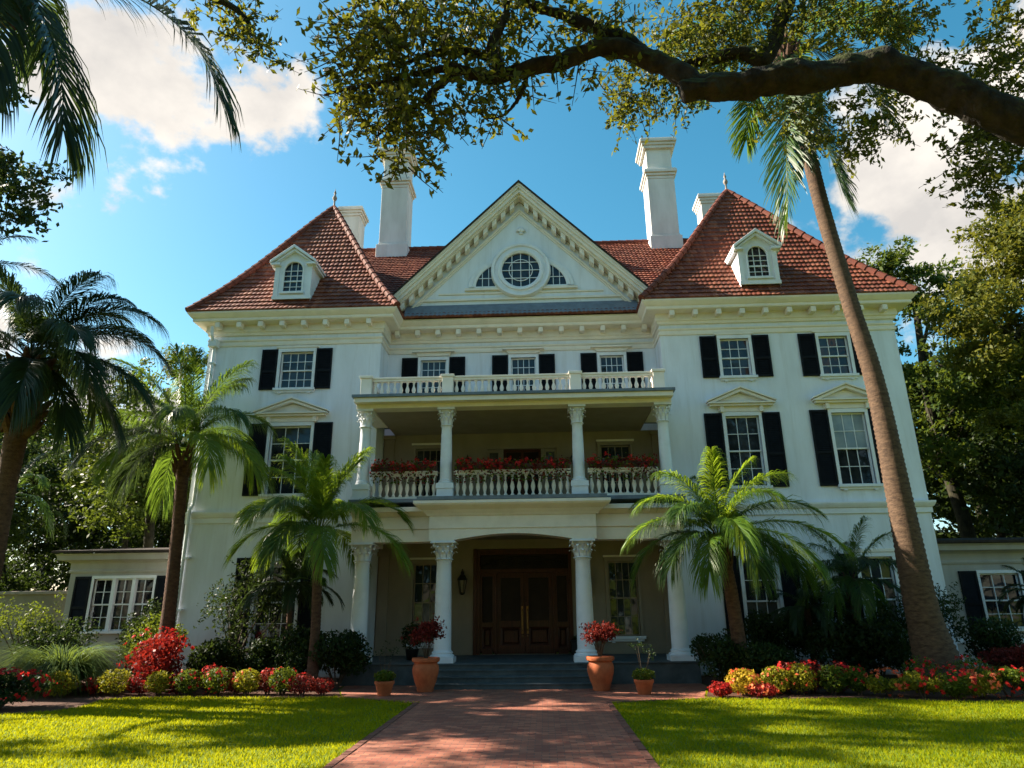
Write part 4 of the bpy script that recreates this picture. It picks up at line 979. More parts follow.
fronds(p, (-.12, 0, 4.05), crown_specs(23, 32, 2.65, [(8, 80, 50), (8, 52, 95), (7, 18, 90)], ['frond_bright', 'frond_bright', 'frond']), 6, 'frond_bright', 140, .92, .75, .022, .016)
fronds(p, (-.06, 0, 2.7), [(-60, 25, 70, .7), (200, 30, 60, .6)], 66, 'frond', 30, .25, .5, .02, .01)
p = thing('date_palm', (5.55, -3.6, 0), 'bright green arching palm right of the porch steps', 'palm')
ringed_trunk([(0, 0, 0), (-.03, 0, 1.3), (-.10, 0, 2.5), (-.22, 0, 3.3)], [.24, .18, .17, .19], 3, 14, .09).build('trunk', M['darktrunk'], p, True)
boots(p, (-.24, 0, 3.7), .2, .9, 24, 5)
fronds(p, (-.26, 0, 3.75), [(-170, 62, 95, 2.38, 'frond_bright'), (-100, 84, 38, 2.29, 'frond_bright'), (15, 80, 40, 2.29, 'frond_bright'), (-15, 48, 85, 2.64, 'frond'), (-60, 60, 90, 2.29, 'frond_bright'), (160, 60, 80, 2.38, 'frond_bright'),
     (-160, 30, 75, 2.55, 'frond_bright'), (-140, 8, 75, 2.29, 'frond'), (-115, 2, 85, 2.02, 'frond_bright'), (-75, 5, 90, 2.11, 'frond'), (-40, 12, 80, 2.73, 'frond_bright'), (-20, 22, 70, 2.99, 'frond_bright'), (5, 8, 80, 2.64, 'frond'), (-90, 30, 95, 2.29, 'frond_bright'),
     (60, 50, 80, 2.11), (110, 40, 80, 2.29), (90, 75, 45, 2.20), (180, 15, 85, 2.38, 'frond'), (-130, 48, 90, 2.29), (35, 20, 80, 2.29), (-150, 72, 70, 2.38, 'frond_bright'), (-30, 70, 75, 2.46, 'frond_bright')], 7, 'frond', 120, .90, .85, .023, .018)
p = thing('date_palm', (9.35, -1.7, 0), 'small dark palm in shade before the right wing\'s ground floor', 'palm')
ringed_trunk([(0, 0, 0), (.0, 0, 1.1), (.04, 0, 2.3)], [.15, .12, .13], 4, 12, .09).build('trunk', M['darktrunk'], p, True)
boots(p, (.04, 0, 2.6), .14, .6, 18, 6)
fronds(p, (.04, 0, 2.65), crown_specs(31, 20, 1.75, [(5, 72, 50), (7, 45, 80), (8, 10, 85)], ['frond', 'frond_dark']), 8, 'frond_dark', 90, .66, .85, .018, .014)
p = thing('date_palm', (-11.85, -7.0, 0), 'big dark palm with a shaggy brown crown base at the picture\'s left edge', 'palm')
ringed_trunk([(.05, 0, 0), (.02, 0, 2.5), (-.05, 0, 4.8), (-.1, 0, 7.2)], [.32, .23, .21, .28], 5, 18, .12).build('trunk', M['darktrunk'], p, True)
boots(p, (-.12, 0, 7.9), .36, 1.8, 46, 7)
fronds(p, (-.14, 0, 7.95), [(-10, 62, 82, 2.96), (-35, 30, 78, 2.96), (12, 42, 92, 3.22), (0, 8, 60, 3.04), (-60, 50, 90, 2.78), (-90, 70, 60, 2.61), (40, 60, 80, 2.70), (170, 50, 80, 2.78), (130, 70, 70, 2.78), (-150, 40, 90, 2.78), (-120, 15, 85, 2.61), (20, -12, 62, 2.61), (-50, -15, 65, 2.44), (-15, -30, 50, 2.44), (80, 20, 85, 2.61), (-80, -20, 60, 2.35), (110, 45, 90, 2.61), (-170, 10, 80, 2.61), (-20, 75, 80, 2.96), (5, 62, 98, 3.31), (-25, 10, 70, 2.96), (25, 15, 75, 2.87), (60, 75, 75, 2.78)], 9, 'frond_dark', 150, 1.1, .9, .026, .026)
# slender royal palm
p = thing('tall_palm', (10.2, -3.9, 0), 'tall palm with a thick ringed brown trunk leaning up past the right wing', 'palm')
ringed_trunk([(.08, 0, -.05), (.0, 0, .66), (-.09, 0, 1.4), (-.14, 0, 2.2), (-.17, 0, 4.6), (-.25, 0, 7.8), (-.55, 0, 10.4), (-.88, 0, 13.7), (-1.09, 0, 17.5), (-1.18, 0, 19.0)], [.78, .53, .43, .385, .315, .255, .23, .22, .22, .22], 6, 26, .13, .03).build('trunk', M['palmtrunk'], p, True)
boots(p, (-1.2, 0, 19.9), .30, 1.4, 40, 8)
fronds(p, (-1.25, 0, 19.9), [(-120, -72, 16, 7.6, 'frond'), (-40, -80, 4, 6.4, 'frond_dark'), (-95, -74, 12, 5.6, 'frond_dark'), (-20, -35, 55, 4.6, 'frond_dark'), (-40, 30, 90, 4.4, 'frond_dark'), (120, 45, 80, 4.0), (60, 40, 80, 4.6), (10, 40, 80, 4.6), (-130, 62, 70, 4.0), (90, 20, 80, 4.4), (150, 55, 70, 4.0)], 10, 'frond', 130, 1.55, .28, .045, .045)
p = thing('coconut_palm', (-9.2, -15.2, 0), 'palm whose long dark fronds hang into the top left corner', 'palm')
ringed_trunk([(0, 0, 0), (.3, 0, 3.5), (1.0, 0, 7), (2.3, -.1, 10.3)], [.34, .25, .22, .21], 7, 14, .14).build('trunk', M['palmtrunk'], p, True)
boots(p, (2.35, -.1, 10.7), .24, .9, 24, 9)
fronds(p, (2.4, -.1, 10.7), [(-3, -12, 62, 4.4), (-6, -54, 26, 3.3), (-50, -66, 16, 2.6), (120, 50, 85, 3.0), (150, 40, 85, 3.3), (-160, 30, 90, 3.2), (-100, 50, 80, 3.2), (-70, 55, 90, 3.0), (-130, 0, 80, 3.1), (170, -10, 70, 3.0)], 12, 'frond_dark', 96, 1.05, .8, .034, .026)
# cycad-like clumps and slim-stemmed palms in the beds
def low_palm(loc, label, h, L, n, seed, material, nl=46, ll=.34, name='fan_palm'):
    t = thing(name, loc, label, 'palm'); rng = random.Random(seed)
    m = MB().tube([(0, 0, 0), (.03, 0, h*.6), (.0, 0, h)], [.10, .08, .09], 10); m.build('trunk', M['darktrunk'], t, True)
    fronds(t, (0, 0, h), crown_specs(seed, n, L, [(n//4, 75, 50), (n//3, 45, 80), (n-n//4-n//3, 12, 80)]), seed, material, nl*3//2, ll*1.25, .6, .024, .014)
    return t
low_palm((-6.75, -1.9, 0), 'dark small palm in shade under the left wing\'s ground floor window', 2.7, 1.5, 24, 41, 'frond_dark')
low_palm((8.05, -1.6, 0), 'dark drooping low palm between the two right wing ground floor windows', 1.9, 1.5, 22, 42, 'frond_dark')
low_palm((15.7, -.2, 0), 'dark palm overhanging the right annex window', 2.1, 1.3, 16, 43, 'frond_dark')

# ------------------------------------------------------------ shrubs and flowers
def leafy_shrub(name, loc, label, cat, r, n, size, material, seed, group=None, flowers=None, stems=5, aspect=.5, lumps=0, z0=.12):
    rng = np.random.default_rng(seed); t = thing(name, loc, label, cat, group); quads = []
    rx, ry, rz = r; c = (0, 0, rz+z0)
    if lumps:
        k = lumps; d = unit(rng.normal(size=(k, 3))*np.array([1, 1, .8])); cs = np.array(c)+d*np.array(r)*.55
        for q in cs:
            C, nn = shell_points(rng, n//k, q, (rx*.52, ry*.52, rz*.5), .35); C[:, 2] = np.maximum(C[:, 2], .03); quads.append(leaf_cards(rng, C, size, nn, .45, aspect))
    else:
        C, nn = shell_points(rng, n, c, r, .6); C *= 1; lump = 1+.20*np.sin(C[:, :1]*9/rx+seed)*np.sin(C[:, 1:2]*8/ry)*np.sin(C[:, 2:]*7/rz+1); C = np.array(c)+(C-np.array(c))*lump
        C[:, 2] = np.maximum(C[:, 2], .03); quads.append(leaf_cards(rng, C, size, nn, .5, aspect))
    leaf_object('foliage', quads, M[material], t)
    if stems:
        m = MB()
        for i in range(stems):
            a = 2*PI*i/stems+rng.random(); e = (rx*.6*math.cos(a), ry*.6*math.sin(a), z0+rz*(.9+.5*rng.random())); m.tube([(0.04*math.cos(a), .04*math.sin(a), 0), (e[0]*.45, e[1]*.45, e[2]*.55), e], [.022, .016, .008], 5)
        m.build('stems', M['stem'], t)
    if flowers:
        fm, fn, fs = flowers; d = unit(rng.normal(size=(fn, 3))+np.array([0, -.35, .55])); P = np.array(c)+d*np.array(r)*1.03
        P[:, 2] = np.maximum(P[:, 2], .05)
        q = [leaf_cards(rng, P+rng.normal(size=P.shape)*fs*.28, fs, d, .7, .85, 0) for _ in range(4)]
        leaf_object('blossoms', q, M[fm], t)
    return t
BOXSHAPE = []
def balls(spec, group, word):
    for i, (x, y, r, h, mt, lab, fl) in enumerate(spec):
        leafy_shrub('clipped_shrub', (x, y, 0), lab, 'shrub', (r*.80, r*.78, h*.88), 1500, .06, mt, 100+i*3+int(abs(x)*10), group, fl, 4, .55, 0, .05)
balls([(-11.25, -4.75, .50, .33, 'boxleaf', 'clipped yellow green ball shrub nearest the corner flower clump on the left', None),
       (-10.1, -4.35, .50, .33, 'boxleaf', 'clipped yellow ball shrub in front of the ornamental grass clump', None),
       (-9.0, -4.3, .42, .30, 'boxleaf', 'clipped bright yellow green ball shrub in front of the red bush', None),
       (-8.25, -4.35, .42, .32, 'boxgreen', 'green ball shrub just right of the red bush, before the slim palm', ('redflower', 12, .06)),
       (-7.5, -4.4, .45, .34, 'boxgreen', 'dull green ball shrub dotted red at the middle of the left bed', ('redflower', 24, .06)),
       (-6.75, -4.4, .42, .32, 'boxleaf', 'second to last yellow ball shrub in the left bed, towards the porch', ('orangeflower', 10, .05)),
       (-5.85, -4.4, .46, .34, 'boxgreen', 'green ball shrub with a few red flowers, last in the left bed before the terrace', ('redflower', 16, .06))],
      'clipped ball shrubs in the flower beds', 'left')
balls([(5.15, -5.1, .50, .30, 'goldleaf', 'golden orange ball shrub at the right bed\'s end near the path', ('orangeflower', 26, .06)),
       (5.9, -5.0, .42, .33, 'boxleaf', 'yellow green ball shrub second from the path in the right bed', ('orangeflower', 14, .05)),
       (6.5, -4.95, .44, .36, 'boxleaf', 'yellow green ball shrub third from the path in the right bed', ('orangeflower', 10, .05)),
       (7.2, -5.0, .42, .34, 'boxgreen', 'dark green ball shrub left of the big lantana mass', None),
       (7.75, -5.05, .34, .32, 'boxgreen', 'small green ball shrub touching the lantana mass by the tall palm', ('redflower', 14, .06))],
      'clipped ball shrubs in the flower beds', 'right')
def bedding(spec, group):
    for i, (x, y, r, h, mt, fm, nf, lab) in enumerate(spec):
        leafy_shrub('bedding_plant', (x, y, 0), lab, 'flowers', (r, r, h*.85), 700, .06, mt, 300+i*7+int(abs(x)*10), group, (fm, nf*2//3, .065), 3, .55, 0, .03)
bedding([(-11.6, -4.35, .42, .30, 'redleaf', 'redflower', 60, 'red flowering plant behind the shrub nearest the corner clump'),
         (-10.7, -4.1, .36, .24, 'redleaf', 'redflower', 40, 'red flowers between the first two yellow ball shrubs'),
         (-9.55, -4.15, .34, .26, 'maroonleaf', 'redflower', 46, 'red flowers between the second and third yellow ball shrubs'),
         (-8.62, -4.1, .28, .30, 'maroonleaf', 'redflower', 34, 'red flowers under the right side of the red bush'),
         (-7.85, -4.0, .30, .38, 'maroonleaf', 'redflower', 36, 'tall red flowers between the two dull green ball shrubs'),
         (-7.1, -4.2, .28, .28, 'maroonleaf', 'redflower', 26, 'red flowers left of the second to last yellow ball shrub'),
         (-6.3, -4.2, .28, .34, 'maroonleaf', 'redflower', 24, 'red flowers left of the last ball shrub before the terrace'),
         (-5.35, -4.5, .36, .28, 'maroonleaf', 'redflower', 20, 'dark maroon plant right of the last ball shrub before the terrace'),
         (-4.85, -4.45, .28, .22, 'maroonleaf', 'redflower', 12, 'dark maroon plant at the terrace corner of the left bed'),
         (4.55, -5.35, .26, .17, 'redleaf', 'redflower', 40, 'low red flowers at the very end of the right bed'),
         (5.45, -5.45, .34, .16, 'redleaf', 'orangeflower', 26, 'low coral flowers in front of the golden shrub'),
         (6.2, -4.75, .30, .40, 'maroonleaf', 'redflower', 24, 'red flowers between the two yellow green shrubs of the right bed'),
         (6.85, -4.7, .32, .42, 'maroonleaf', 'redflower', 30, 'red flowers behind the third shrub from the path'),
         (7.5, -4.7, .30, .40, 'maroonleaf', 'redflower', 30, 'red flowers behind the dark green shrub of the right bed'),
         (9.3, -4.9, .42, .46, 'boxgreen', 'redflower', 40, 'red flowers at the foot of the tall palm, left side'),
         (10.4, -4.85, .48, .46, 'boxgreen', 'redflower', 50, 'red flowers at the foot of the tall palm, right side')],
        'red bedding flowers in the beds')
LAN = [(8.25, -5.45, .50, .36, 'boxleaf', 'orangeflower', 60, 'yellow end of the lantana mass nearest the ball shrubs'), (8.85, -5.7, .50, .38, 'boxleaf', 'redflower', 46, 'yellow and red lantana second from the ball shrubs'),
       (9.45, -5.85, .52, .40, 'boxgreen', 'redflower', 80, 'lantana with the largest red heads in front of the palm trunk'), (10.05, -5.8, .50, .38, 'boxleaf', 'orangeflower', 60, 'coral and yellow lantana right of the palm trunk\'s middle'),
       (10.65, -5.75, .52, .40, 'boxgreen', 'redflower', 80, 'red lantana right of the tall palm\'s root flare'), (11.25, -5.7, .50, .38, 'boxgreen', 'orangeflower', 50, 'lantana near the right end of the flower mass'),
       (11.9, -5.4, .55, .42, 'shrubleaf', 'redflower', 40, 'dark leaved red flowering plant at the picture\'s right edge')]
for i, (x, y, r, h, mt, fm, nf, lab) in enumerate(LAN):
    leafy_shrub('lantana', (x, y, 0), lab, 'flowers', (r, r*.85, h*.78), 1500, .06, mt, 500+i, 'lantanas massed round the tall palm', (fm, nf//2, .07), 4, .6, 5, .02)
leafy_shrub('red_bush', (-9.6, -3.5, 0), 'large rounded bush of scarlet leaves before the left annex', 'shrub', (.92, .85, .72), 3000, .10, 'redleaf', 71, None, ('redflower', 36, .09), 6, .6, 9)
leafy_shrub('corner_shrub', (-11.25, -6.7, 0), 'dark low shrub topped with red blossoms in the left corner', 'shrub', (1.05, .8, .38), 2600, .09, 'shrubleaf', 72, None, ('redflower', 110, .08), 6, .55, 7, .05)
def grass_clump(loc, label, n, L, w, mt, seed):
    rng = np.random.default_rng(seed); t = thing('grass_clump', loc, label, 'grass'); az = rng.random(n)*2*PI; k = 5; l = L*(.55+.5*rng.random(n)); a0 = rad(55)+rad(33)*rng.random(n); V = np.zeros((n, k, 2, 3)); p = np.stack([np.cos(az)*.15*rng.random(n), np.sin(az)*.15*rng.random(n), np.zeros(n)], 1)
    for i in range(k):
        f = i/(k-1); a = a0-rad(105)*f**1.3; 
        if i: p = p+np.stack([np.cos(az)*np.cos(a), np.sin(az)*np.cos(a), np.sin(a)], 1)*(l/(k-1))[:, None]
        s = np.stack([-np.sin(az), np.cos(az), np.zeros(n)], 1)*w*(1-f**2*.95); V[:, i, 0] = p-s; V[:, i, 1] = p+s
    b = (np.arange(n)*2*k)[:, None]; Q = np.concatenate([b+np.array([[2*i, 2*i+1, 2*i+3, 2*i+2]]) for i in range(k-1)])
    npmesh('blades', V.reshape(-1, 3), [Q], M[mt], t); return t
grass_clump((-12.2, -3.4, 0), 'broad fountain of arching green ornamental grass in front of the annex', 2600, 2.5, .017, 'clumpblade', 73)
grass_clump((-7.35, -3.2, 0), 'pale strappy grass tuft in the shaded middle of the left bed', 90, 1.3, .014, 'clumpblade', 74)
grass_clump((11.4, -3.4, 0), 'dark strappy grass tuft right of the tall palm', 240, 1.4, .018, 'clumpblade', 75)
BUSH = [('dark_shrub', (-10.6, -1.6, 0), 'light green rounded bush behind the red bush at the annex window', (1.0, .8, .95), 'boxgreen', .09),
        ('dark_shrub', (-13.6, -1.6, 0), 'green bush at the far left before the garden wall', (1.3, .9, .95), 'shrubleaf', .10),
        ('dark_shrub', (-4.95, -2.9, 0), 'dark glossy bush hiding the porch\'s left plinth', (.95, .7, .72), 'shrubleaf', .10),
        ('dark_shrub', (-6.1, -2.6, 0), 'dark bush at the foot of the bushy palm', (.9, .7, .75), 'shrubleaf', .10),
        ('dark_shrub', (-7.3, -2.2, 0), 'low dark bush under the left wing window', (.9, .6, .6), 'shrubleaf', .10),
        ('dark_shrub', (-8.55, -2.6, 0), 'dark dense bush behind the dull green ball shrubs of the left bed', (.95, .7, .62), 'treeleaf_dark', .10),
        ('dark_shrub', (8.2, -2.6, 0), 'dark bush in the middle of the right bed, below the two windows', (1.1, .7, .75), 'treeleaf_dark', .11),
        ('dark_shrub', (9.3, -2.7, 0), 'dark bush just left of the tall palm trunk', (.9, .7, .85), 'treeleaf_dark', .11),
        ('dark_shrub', (4.95, -3.45, 0), 'dark glossy bush beside the porch\'s right corner', (.85, .75, .72), 'shrubleaf', .10),
        ('dark_shrub', (5.9, -3.9, 0), 'dark bush with pale tips before the arching palm\'s trunk', (.95, .6, .60), 'shrubleaf', .09),
        ('dark_shrub', (6.9, -2.0, 0), 'tall dark bush before the right wing\'s first ground floor window', (.85, .7, 1.0), 'treeleaf_dark', .10),
        ('dark_shrub', (10.55, -1.5, 0), 'wide dark bush under the right wing\'s second ground floor window', (1.3, .8, .95), 'treeleaf_dark', .10),
        ('dark_shrub', (12.9, -1.5, 0), 'rounded green bush at the right wing\'s outer corner', (.95, .8, .85), 'shrubleaf', .10),
        ('dark_shrub', (12.6, -3.1, 0), 'low maroon bush right of the tall palm', (.95, .7, .5), 'maroonleaf', .10),
        ('dark_shrub', (14.4, -3.4, 0), 'dark bush under the right annex window', (1.2, .8, .6), 'treeleaf_dark', .10),
        ('dark_shrub', (-12.3, .3, 0), 'dark climbing bush against the annex\'s right shutter', (.75, .5, 1.35), 'treeleaf_dark', .10)]
for i, (nm, loc, lab, r, mt, sz) in enumerate(BUSH):
    leafy_shrub(nm, loc, lab, 'shrub', r, 4200, sz, mt, 200+i, 'evergreen bushes along the house front', None, 6, .5, 9, .1)
def airy_shrub(loc, label, h, spread, n, seed, mt, size=.10):
    rng = np.random.default_rng(seed); t = thing('tall_shrub', loc, label, 'shrub'); m = MB(); quads = []
    for i in range(9):
        a = rng.random()*2*PI; e = np.array([spread*math.cos(a)*(.3+.7*rng.random()), spread*.7*math.sin(a)*(.3+.7*rng.random()), h*(.45+.5*rng.random())])
        m.tube(curve([(0.06*math.cos(a), .06*math.sin(a), 0), (e[0]*.3, e[1]*.3, e[2]*.45), tuple(e)], 4), lerp_radii(.035, .01, 9), 5)
        C, sg = twigs(rng, n//9//8, e, (spread*.42, spread*.38, h*.17), 8, .35, .2); quads.append(leaf_cards(rng, C, size, None, .5, .4))
    m.build('stems', M['stem'], t); leaf_object('foliage', quads, M[mt], t); return t
airy_shrub((-8.4, -1.6, 0), 'tall airy dark shrub against the left wing, between the two palms', 3.2, 1.35, 3600, 81, 'treeleaf_dark')
airy_shrub((11.9, -.7, 0), 'dark tangled shrub at the foot of the right wing behind the tall palm', 2.2, .9, 2600, 83, 'treeleaf_dark')
airy_shrub((9.0, -1.2, 0), 'dark tangled shrub between the small palm and the right wing', 2.4, 1.2, 3600, 84, 'treeleaf_dark')
airy_shrub((-14.9, -1.2, 0), 'yellow green leafy shrub in front of the garden wall', 2.5, 1.0, 2000, 85, 'boxgreen', .09)

# ------------------------------------------------------------ pots, flower boxes
def potted(loc, label, s, seed, big=True):
    t = thing('potted_shrub', loc, label, 'potted plant', 'terracotta pots by the porch steps'); rng = np.random.default_rng(seed)
    if big: prof = [(.20, 0), (.22, .04), (.21, .08), (.27, .22), (.325, .42), (.335, .52), (.32, .60), (.29, .66), (.30, .68), (.345, .70), (.355, .75), (.345, .79), (.30, .79), (.29, .70)]
    else: prof = [(.14, 0), (.15, .03), (.20, .22), (.215, .24), (.225, .26), (.225, .31), (.20, .315), (.19, .27)]
    ob = MB().lathe([(r*s, z*s) for r, z in prof], 0, 0, 36).build('pot', M['terracotta'], t); smooth_by_angle(ob, 45)
    top = (.70 if big else .27)*s
    MB().lathe([(.29*s if big else .19*s, 0), (.0, .02)], 0, 0, 20, top, False).build('soil', M['soil'], t)
    m = MB(); quads = []
    if big:
        for i in range(12):
            a = i*2.4; e = np.array([.32*math.cos(a)*rng.random()**.5, .32*math.sin(a)*rng.random()**.5, 1.28+.28*rng.random()])
            m.tube(curve([(.02*math.cos(a), .02*math.sin(a), top), (e[0]*.35, e[1]*.35, 1.0), tuple(e)], 4), lerp_radii(.014, .005, 9), 5)
            C, _ = twigs(rng, 24, e, (.20, .20, .15), 7, .15, .1); quads.append(leaf_cards(rng, C, .065, None, .5, .55))
        m.build('stems', M['stem'], t); leaf_object('foliage', quads, M['maroonleaf'], t)
    else:
        C, nn = shell_points(rng, 700, (0, 0, top+.14), (.27*s, .27*s, .15), .4); leaf_object('foliage', leaf_cards(rng, C, .06, nn, .4, .6), M['boxgreen'], t)
        quads = []
        for i in range(4):
            a = i*1.9; e = np.array([.20*math.cos(a), .2*math.sin(a), .85+.3*rng.random()]); m.tube([(0, 0, top), (e[0]*.5, e[1]*.5, .6), tuple(e)], [.008, .006, .003], 4)
            C, _ = twigs(rng, 6, e, (.12, .12, .2), 5, .14, .1); quads.append(leaf_cards(rng, C, .05, None, .5, .5))
        m.build('stems', M['stem'], t); leaf_object('sprigs', quads, M['shrubleaf'], t)
    return t
potted((-2.42, -3.85, .013), 'large terracotta urn with a round dark red shrub left of the porch steps', 1.0, 91)
potted((1.98, -3.85, .013), 'large terracotta urn with a round dark red shrub right of the porch steps', 1.0, 92)
potted((-3.27, -4.70, .013), 'small terracotta pot of green leaves on the brick at the far left of the steps', 1.05, 93, False)
potted((2.92, -4.72, .013), 'small terracotta pot of green leaves on the brick at the far right of the steps', 1.05, 94, False)
def flower_box(x0, x1, label, seed):
    rng = np.random.default_rng(seed); t = thing('flower_box', ((x0+x1)/2, -2.12, ZB+.86), label, 'flower box', 'red flower boxes along the balcony rail'); h = (x1-x0)/2
    MB().box(-h, h, -.13, .13, .002, .17).build('trough', M['darktrunk'], t, bevel=.01)
    n = int(1000*h); C = np.stack([(rng.random(n)*2-1)*h, rng.normal(size=n)*.12, .16+rng.normal(size=n)*.09], 1); f = rng.random(n) < .35; C[f, 1] = -.17-.08*rng.random(f.sum()); C[f, 2] = .15-.55*rng.random(f.sum())
    fo = leaf_object('foliage', leaf_cards(rng, C, .09, None, .5, .6), M['maroonleaf'], t); fo.data.materials.append(M['boxgreen'])
    fo.data.polygons.foreach_set('material_index', (rng.random(len(fo.data.polygons)) < .45).astype(np.int32))
    k = int(24*h); cx = (rng.random(k)*2-1)*h; P = np.stack([cx, -.14+rng.normal(size=k)*.10, .17+rng.normal(size=k)*.08], 1); q = []
    for _ in range(12): q.append(leaf_cards(rng, P+rng.normal(size=P.shape)*.045, .075, np.tile(np.array([0, -.5, .8]), (k, 1)), .5, .9, 0))
    leaf_object('blossoms', q, M['redflower'], t)
flower_box(-4.50, -2.52, 'red geranium box on the left bay of the balcony rail', 95); flower_box(-1.98, 1.47, 'long red geranium box on the middle bay of the balcony rail', 96); flower_box(2.02, 4.06, 'red geranium box on the right bay of the balcony rail', 97)
t = thing('porch_plant', (-3.3, -1.0, .57), 'dark potted plant in the porch shade behind the left urn', 'potted plant')
MB().lathe([(.15, 0), (.20, .28), (.22, .30), (.20, .30), (.18, .26)], 0, 0, 20).build('pot', M['iron'], t, True)
rng = np.random.default_rng(98); C, nn = shell_points(rng, 900, (0, 0, .65), (.38, .38, .40), .2); leaf_object('foliage', leaf_cards(rng, C, .10, nn, .3, .4), M['treeleaf_dark'], t)
t = thing('doorside_planter', (1.68, .7, .57), 'black box planter beside the front door, behind the right column', 'planter')
m = MB(); m.box(-.24, .24, -.22, .22, .03, .40); m.box(-.27, .27, -.25, .25, .402, .45); m.box(-.22, .22, -.2, .2, 0, .029); m.build('box', M['iron'], t, bevel=.01)
C, nn = shell_points(rng, 350, (0, 0, .48), (.24, .22, .12), .3); leaf_object('foliage', leaf_cards(rng, C, .07, nn, .4, .5), M['treeleaf_dark'], t)

from mathutils import noise as mnoise

# ------------------------------------------------------------ trees
def lobes_in(rng, k, c, r, lr, flat=.7, shell=.62):
    d = unit(rng.normal(size=(k, 3))); q = shell+(1-shell)*rng.random(k)
    P = np.array(c)+d*q[:, None]*np.array(r)*.82
    return [(P[i], np.array([lr, lr, lr*flat])*(.7+.6*rng.random())) for i in range(k)]
def crown_quads(rng, lobes, n, size, aspect=.5):
    vol = np.array([r.prod()**(2/3) for _, r in lobes]); vol /= vol.sum(); out = []
    for (c, r), v in zip(lobes, vol):
        m = max(20, int(n*v)); k = max(3, m//55)
        # sprays of leaves set over the lobe
        sp, sd = shell_points(rng, k, c, r, .35); j = rng.integers(0, k, m)
        C = sp[j]+rng.normal(size=(m, 3))*np.array([.17, .17, .11])*r.mean()
        out.append(leaf_cards(rng, C, size, unit(sd[j]*.5+np.array([0, 0, .6])), .45, aspect))
    return out
def tree(name, loc, label, trunk, r0, lobes, n, size, material, seed, group=None, limb=.09, cat='tree', limbs=12, start=.45):
    rng = np.random.default_rng(seed); t = thing(name, loc, label, cat, group); m = MB()
    c = curve(trunk, 6); m.tube(c, lerp_radii(r0, r0*.35, len(c), .8), 12); m.build('trunk', M['bark'], t, True)
    b = MB(); order = sorted(lobes, key=lambda q: -q[1].prod())[:limbs]
    for (p, r) in order:
        s = np.array(c[min(len(c)-1, int(len(c)*(start+(1-start)*.9*rng.random())))]); e = np.array(p); md = s*.5+e*.5+np.array([0, 0, -.06*np.linalg.norm(e-s)])+rng.normal(size=3)*.05*np.linalg.norm(e-s)
        q = curve([tuple(s), tuple(md), tuple(e)], 5); b.tube(q, lerp_radii(limb*r0/.3, .02, len(q)), 6)
    b.build('limbs', M['bark'], t, True)
    leaf_object('crown', crown_quads(rng, lobes, n, size), M[material], t)
    return t
rg = np.random.default_rng(1001)
BG = 'trees growing behind the mansion'
tree('shade_tree', (19.6, 10, 0), 'tall green tree directly behind the right annex, level with the roof', [(0, 0, 0), (.2, 0, 5), (-.2, .2, 10), (0, 0, 16)], .42, lobes_in(rg, 26, (-.2, 0, 13.2), (5.0, 4.4, 7.0), 1.8), 26000, .25, 'treeleaf', 601, BG)
tree('shade_tree', (21.2, 3.5, 0), 'golden green sunlit tree at the right edge, overhanging the right annex', [(0, 0, 0), (-.2, 0, 5), (.1, .2, 10), (0, 0, 15)], .40, lobes_in(rg, 17, (-.2, 0, 13.2), (4.6, 3.4, 6.8), 1.75, .5), 34000, .20, 'treeleaf_gold', 602, BG)
tree('shade_tree', (19.4, .6, 0), 'small yellow green tree leaning over the right annex roof at the edge', [(0, 0, 0), (-.1, 0, 2.5), (-.3, 0, 4.5), (-.4, 0, 5.6)], .14, lobes_in(rg, 9, (-.3, 0, 5.3), (1.7, 1.3, 1.1), .6), 4500, .14, 'treeleaf_gold', 603, BG, limbs=8)
tree('shade_tree', (17.3, 17, 0), 'dark tree in the gap between the right wing and the tall green tree', [(0, 0, 0), (.2, 0, 4), (-.2, .2, 9), (0, 0, 13)], .40, lobes_in(rg, 22, (.6, 0, 8.8), (4.8, 4, 7.6), 2.1), 17000, .32, 'treeleaf_dark', 604, BG)
dk = tree('shade_tree', (24.5, 15, 0), 'dark broad tree behind the golden tree on the right', [(0, 0, 0), (.2, 0, 4), (-.2, .2, 9), (0, 0, 15)], .45, lobes_in(rg, 30, (0, 0, 9.5), (6, 5, 8.5), 2.4), 20000, .33, 'treeleaf_dark', 605, BG)
lf = tree('shade_tree', (-17.6, 9, 0), 'sunlit leafy tree right behind the left annex, beside the left wing', [(0, 0, 0), (.2, 0, 4), (-.2, .2, 8), (0, 0, 12.5)], .32, lobes_in(rg, 24, (.2, 0, 9.6), (4.0, 3.6, 5.2), 1.45), 20000, .21, 'treeleaf', 606, BG)
tree('shade_tree', (-21.5, 13, 0), 'slender tree with an open crown behind the left annex roof', [(0, 0, 0), (.5, 0, 5), (.2, .2, 9), (.6, 0, 12)], .22, lobes_in(rg, 16, (.4, 0, 9.2), (3.4, 3, 3.8), 1.1), 11000, .20, 'treeleaf', 607, BG)
tree('shade_tree', (-24.8, 6, 0), 'dark tree behind the garden wall at the left edge', [(0, 0, 0), (.2, 0, 4), (-.2, .2, 7), (0, 0, 10)], .36, lobes_in(rg, 22, (0, 0, 6.6), (3.8, 3.2, 4.6), 1.6), 15000, .25, 'treeleaf_dark', 608, BG)
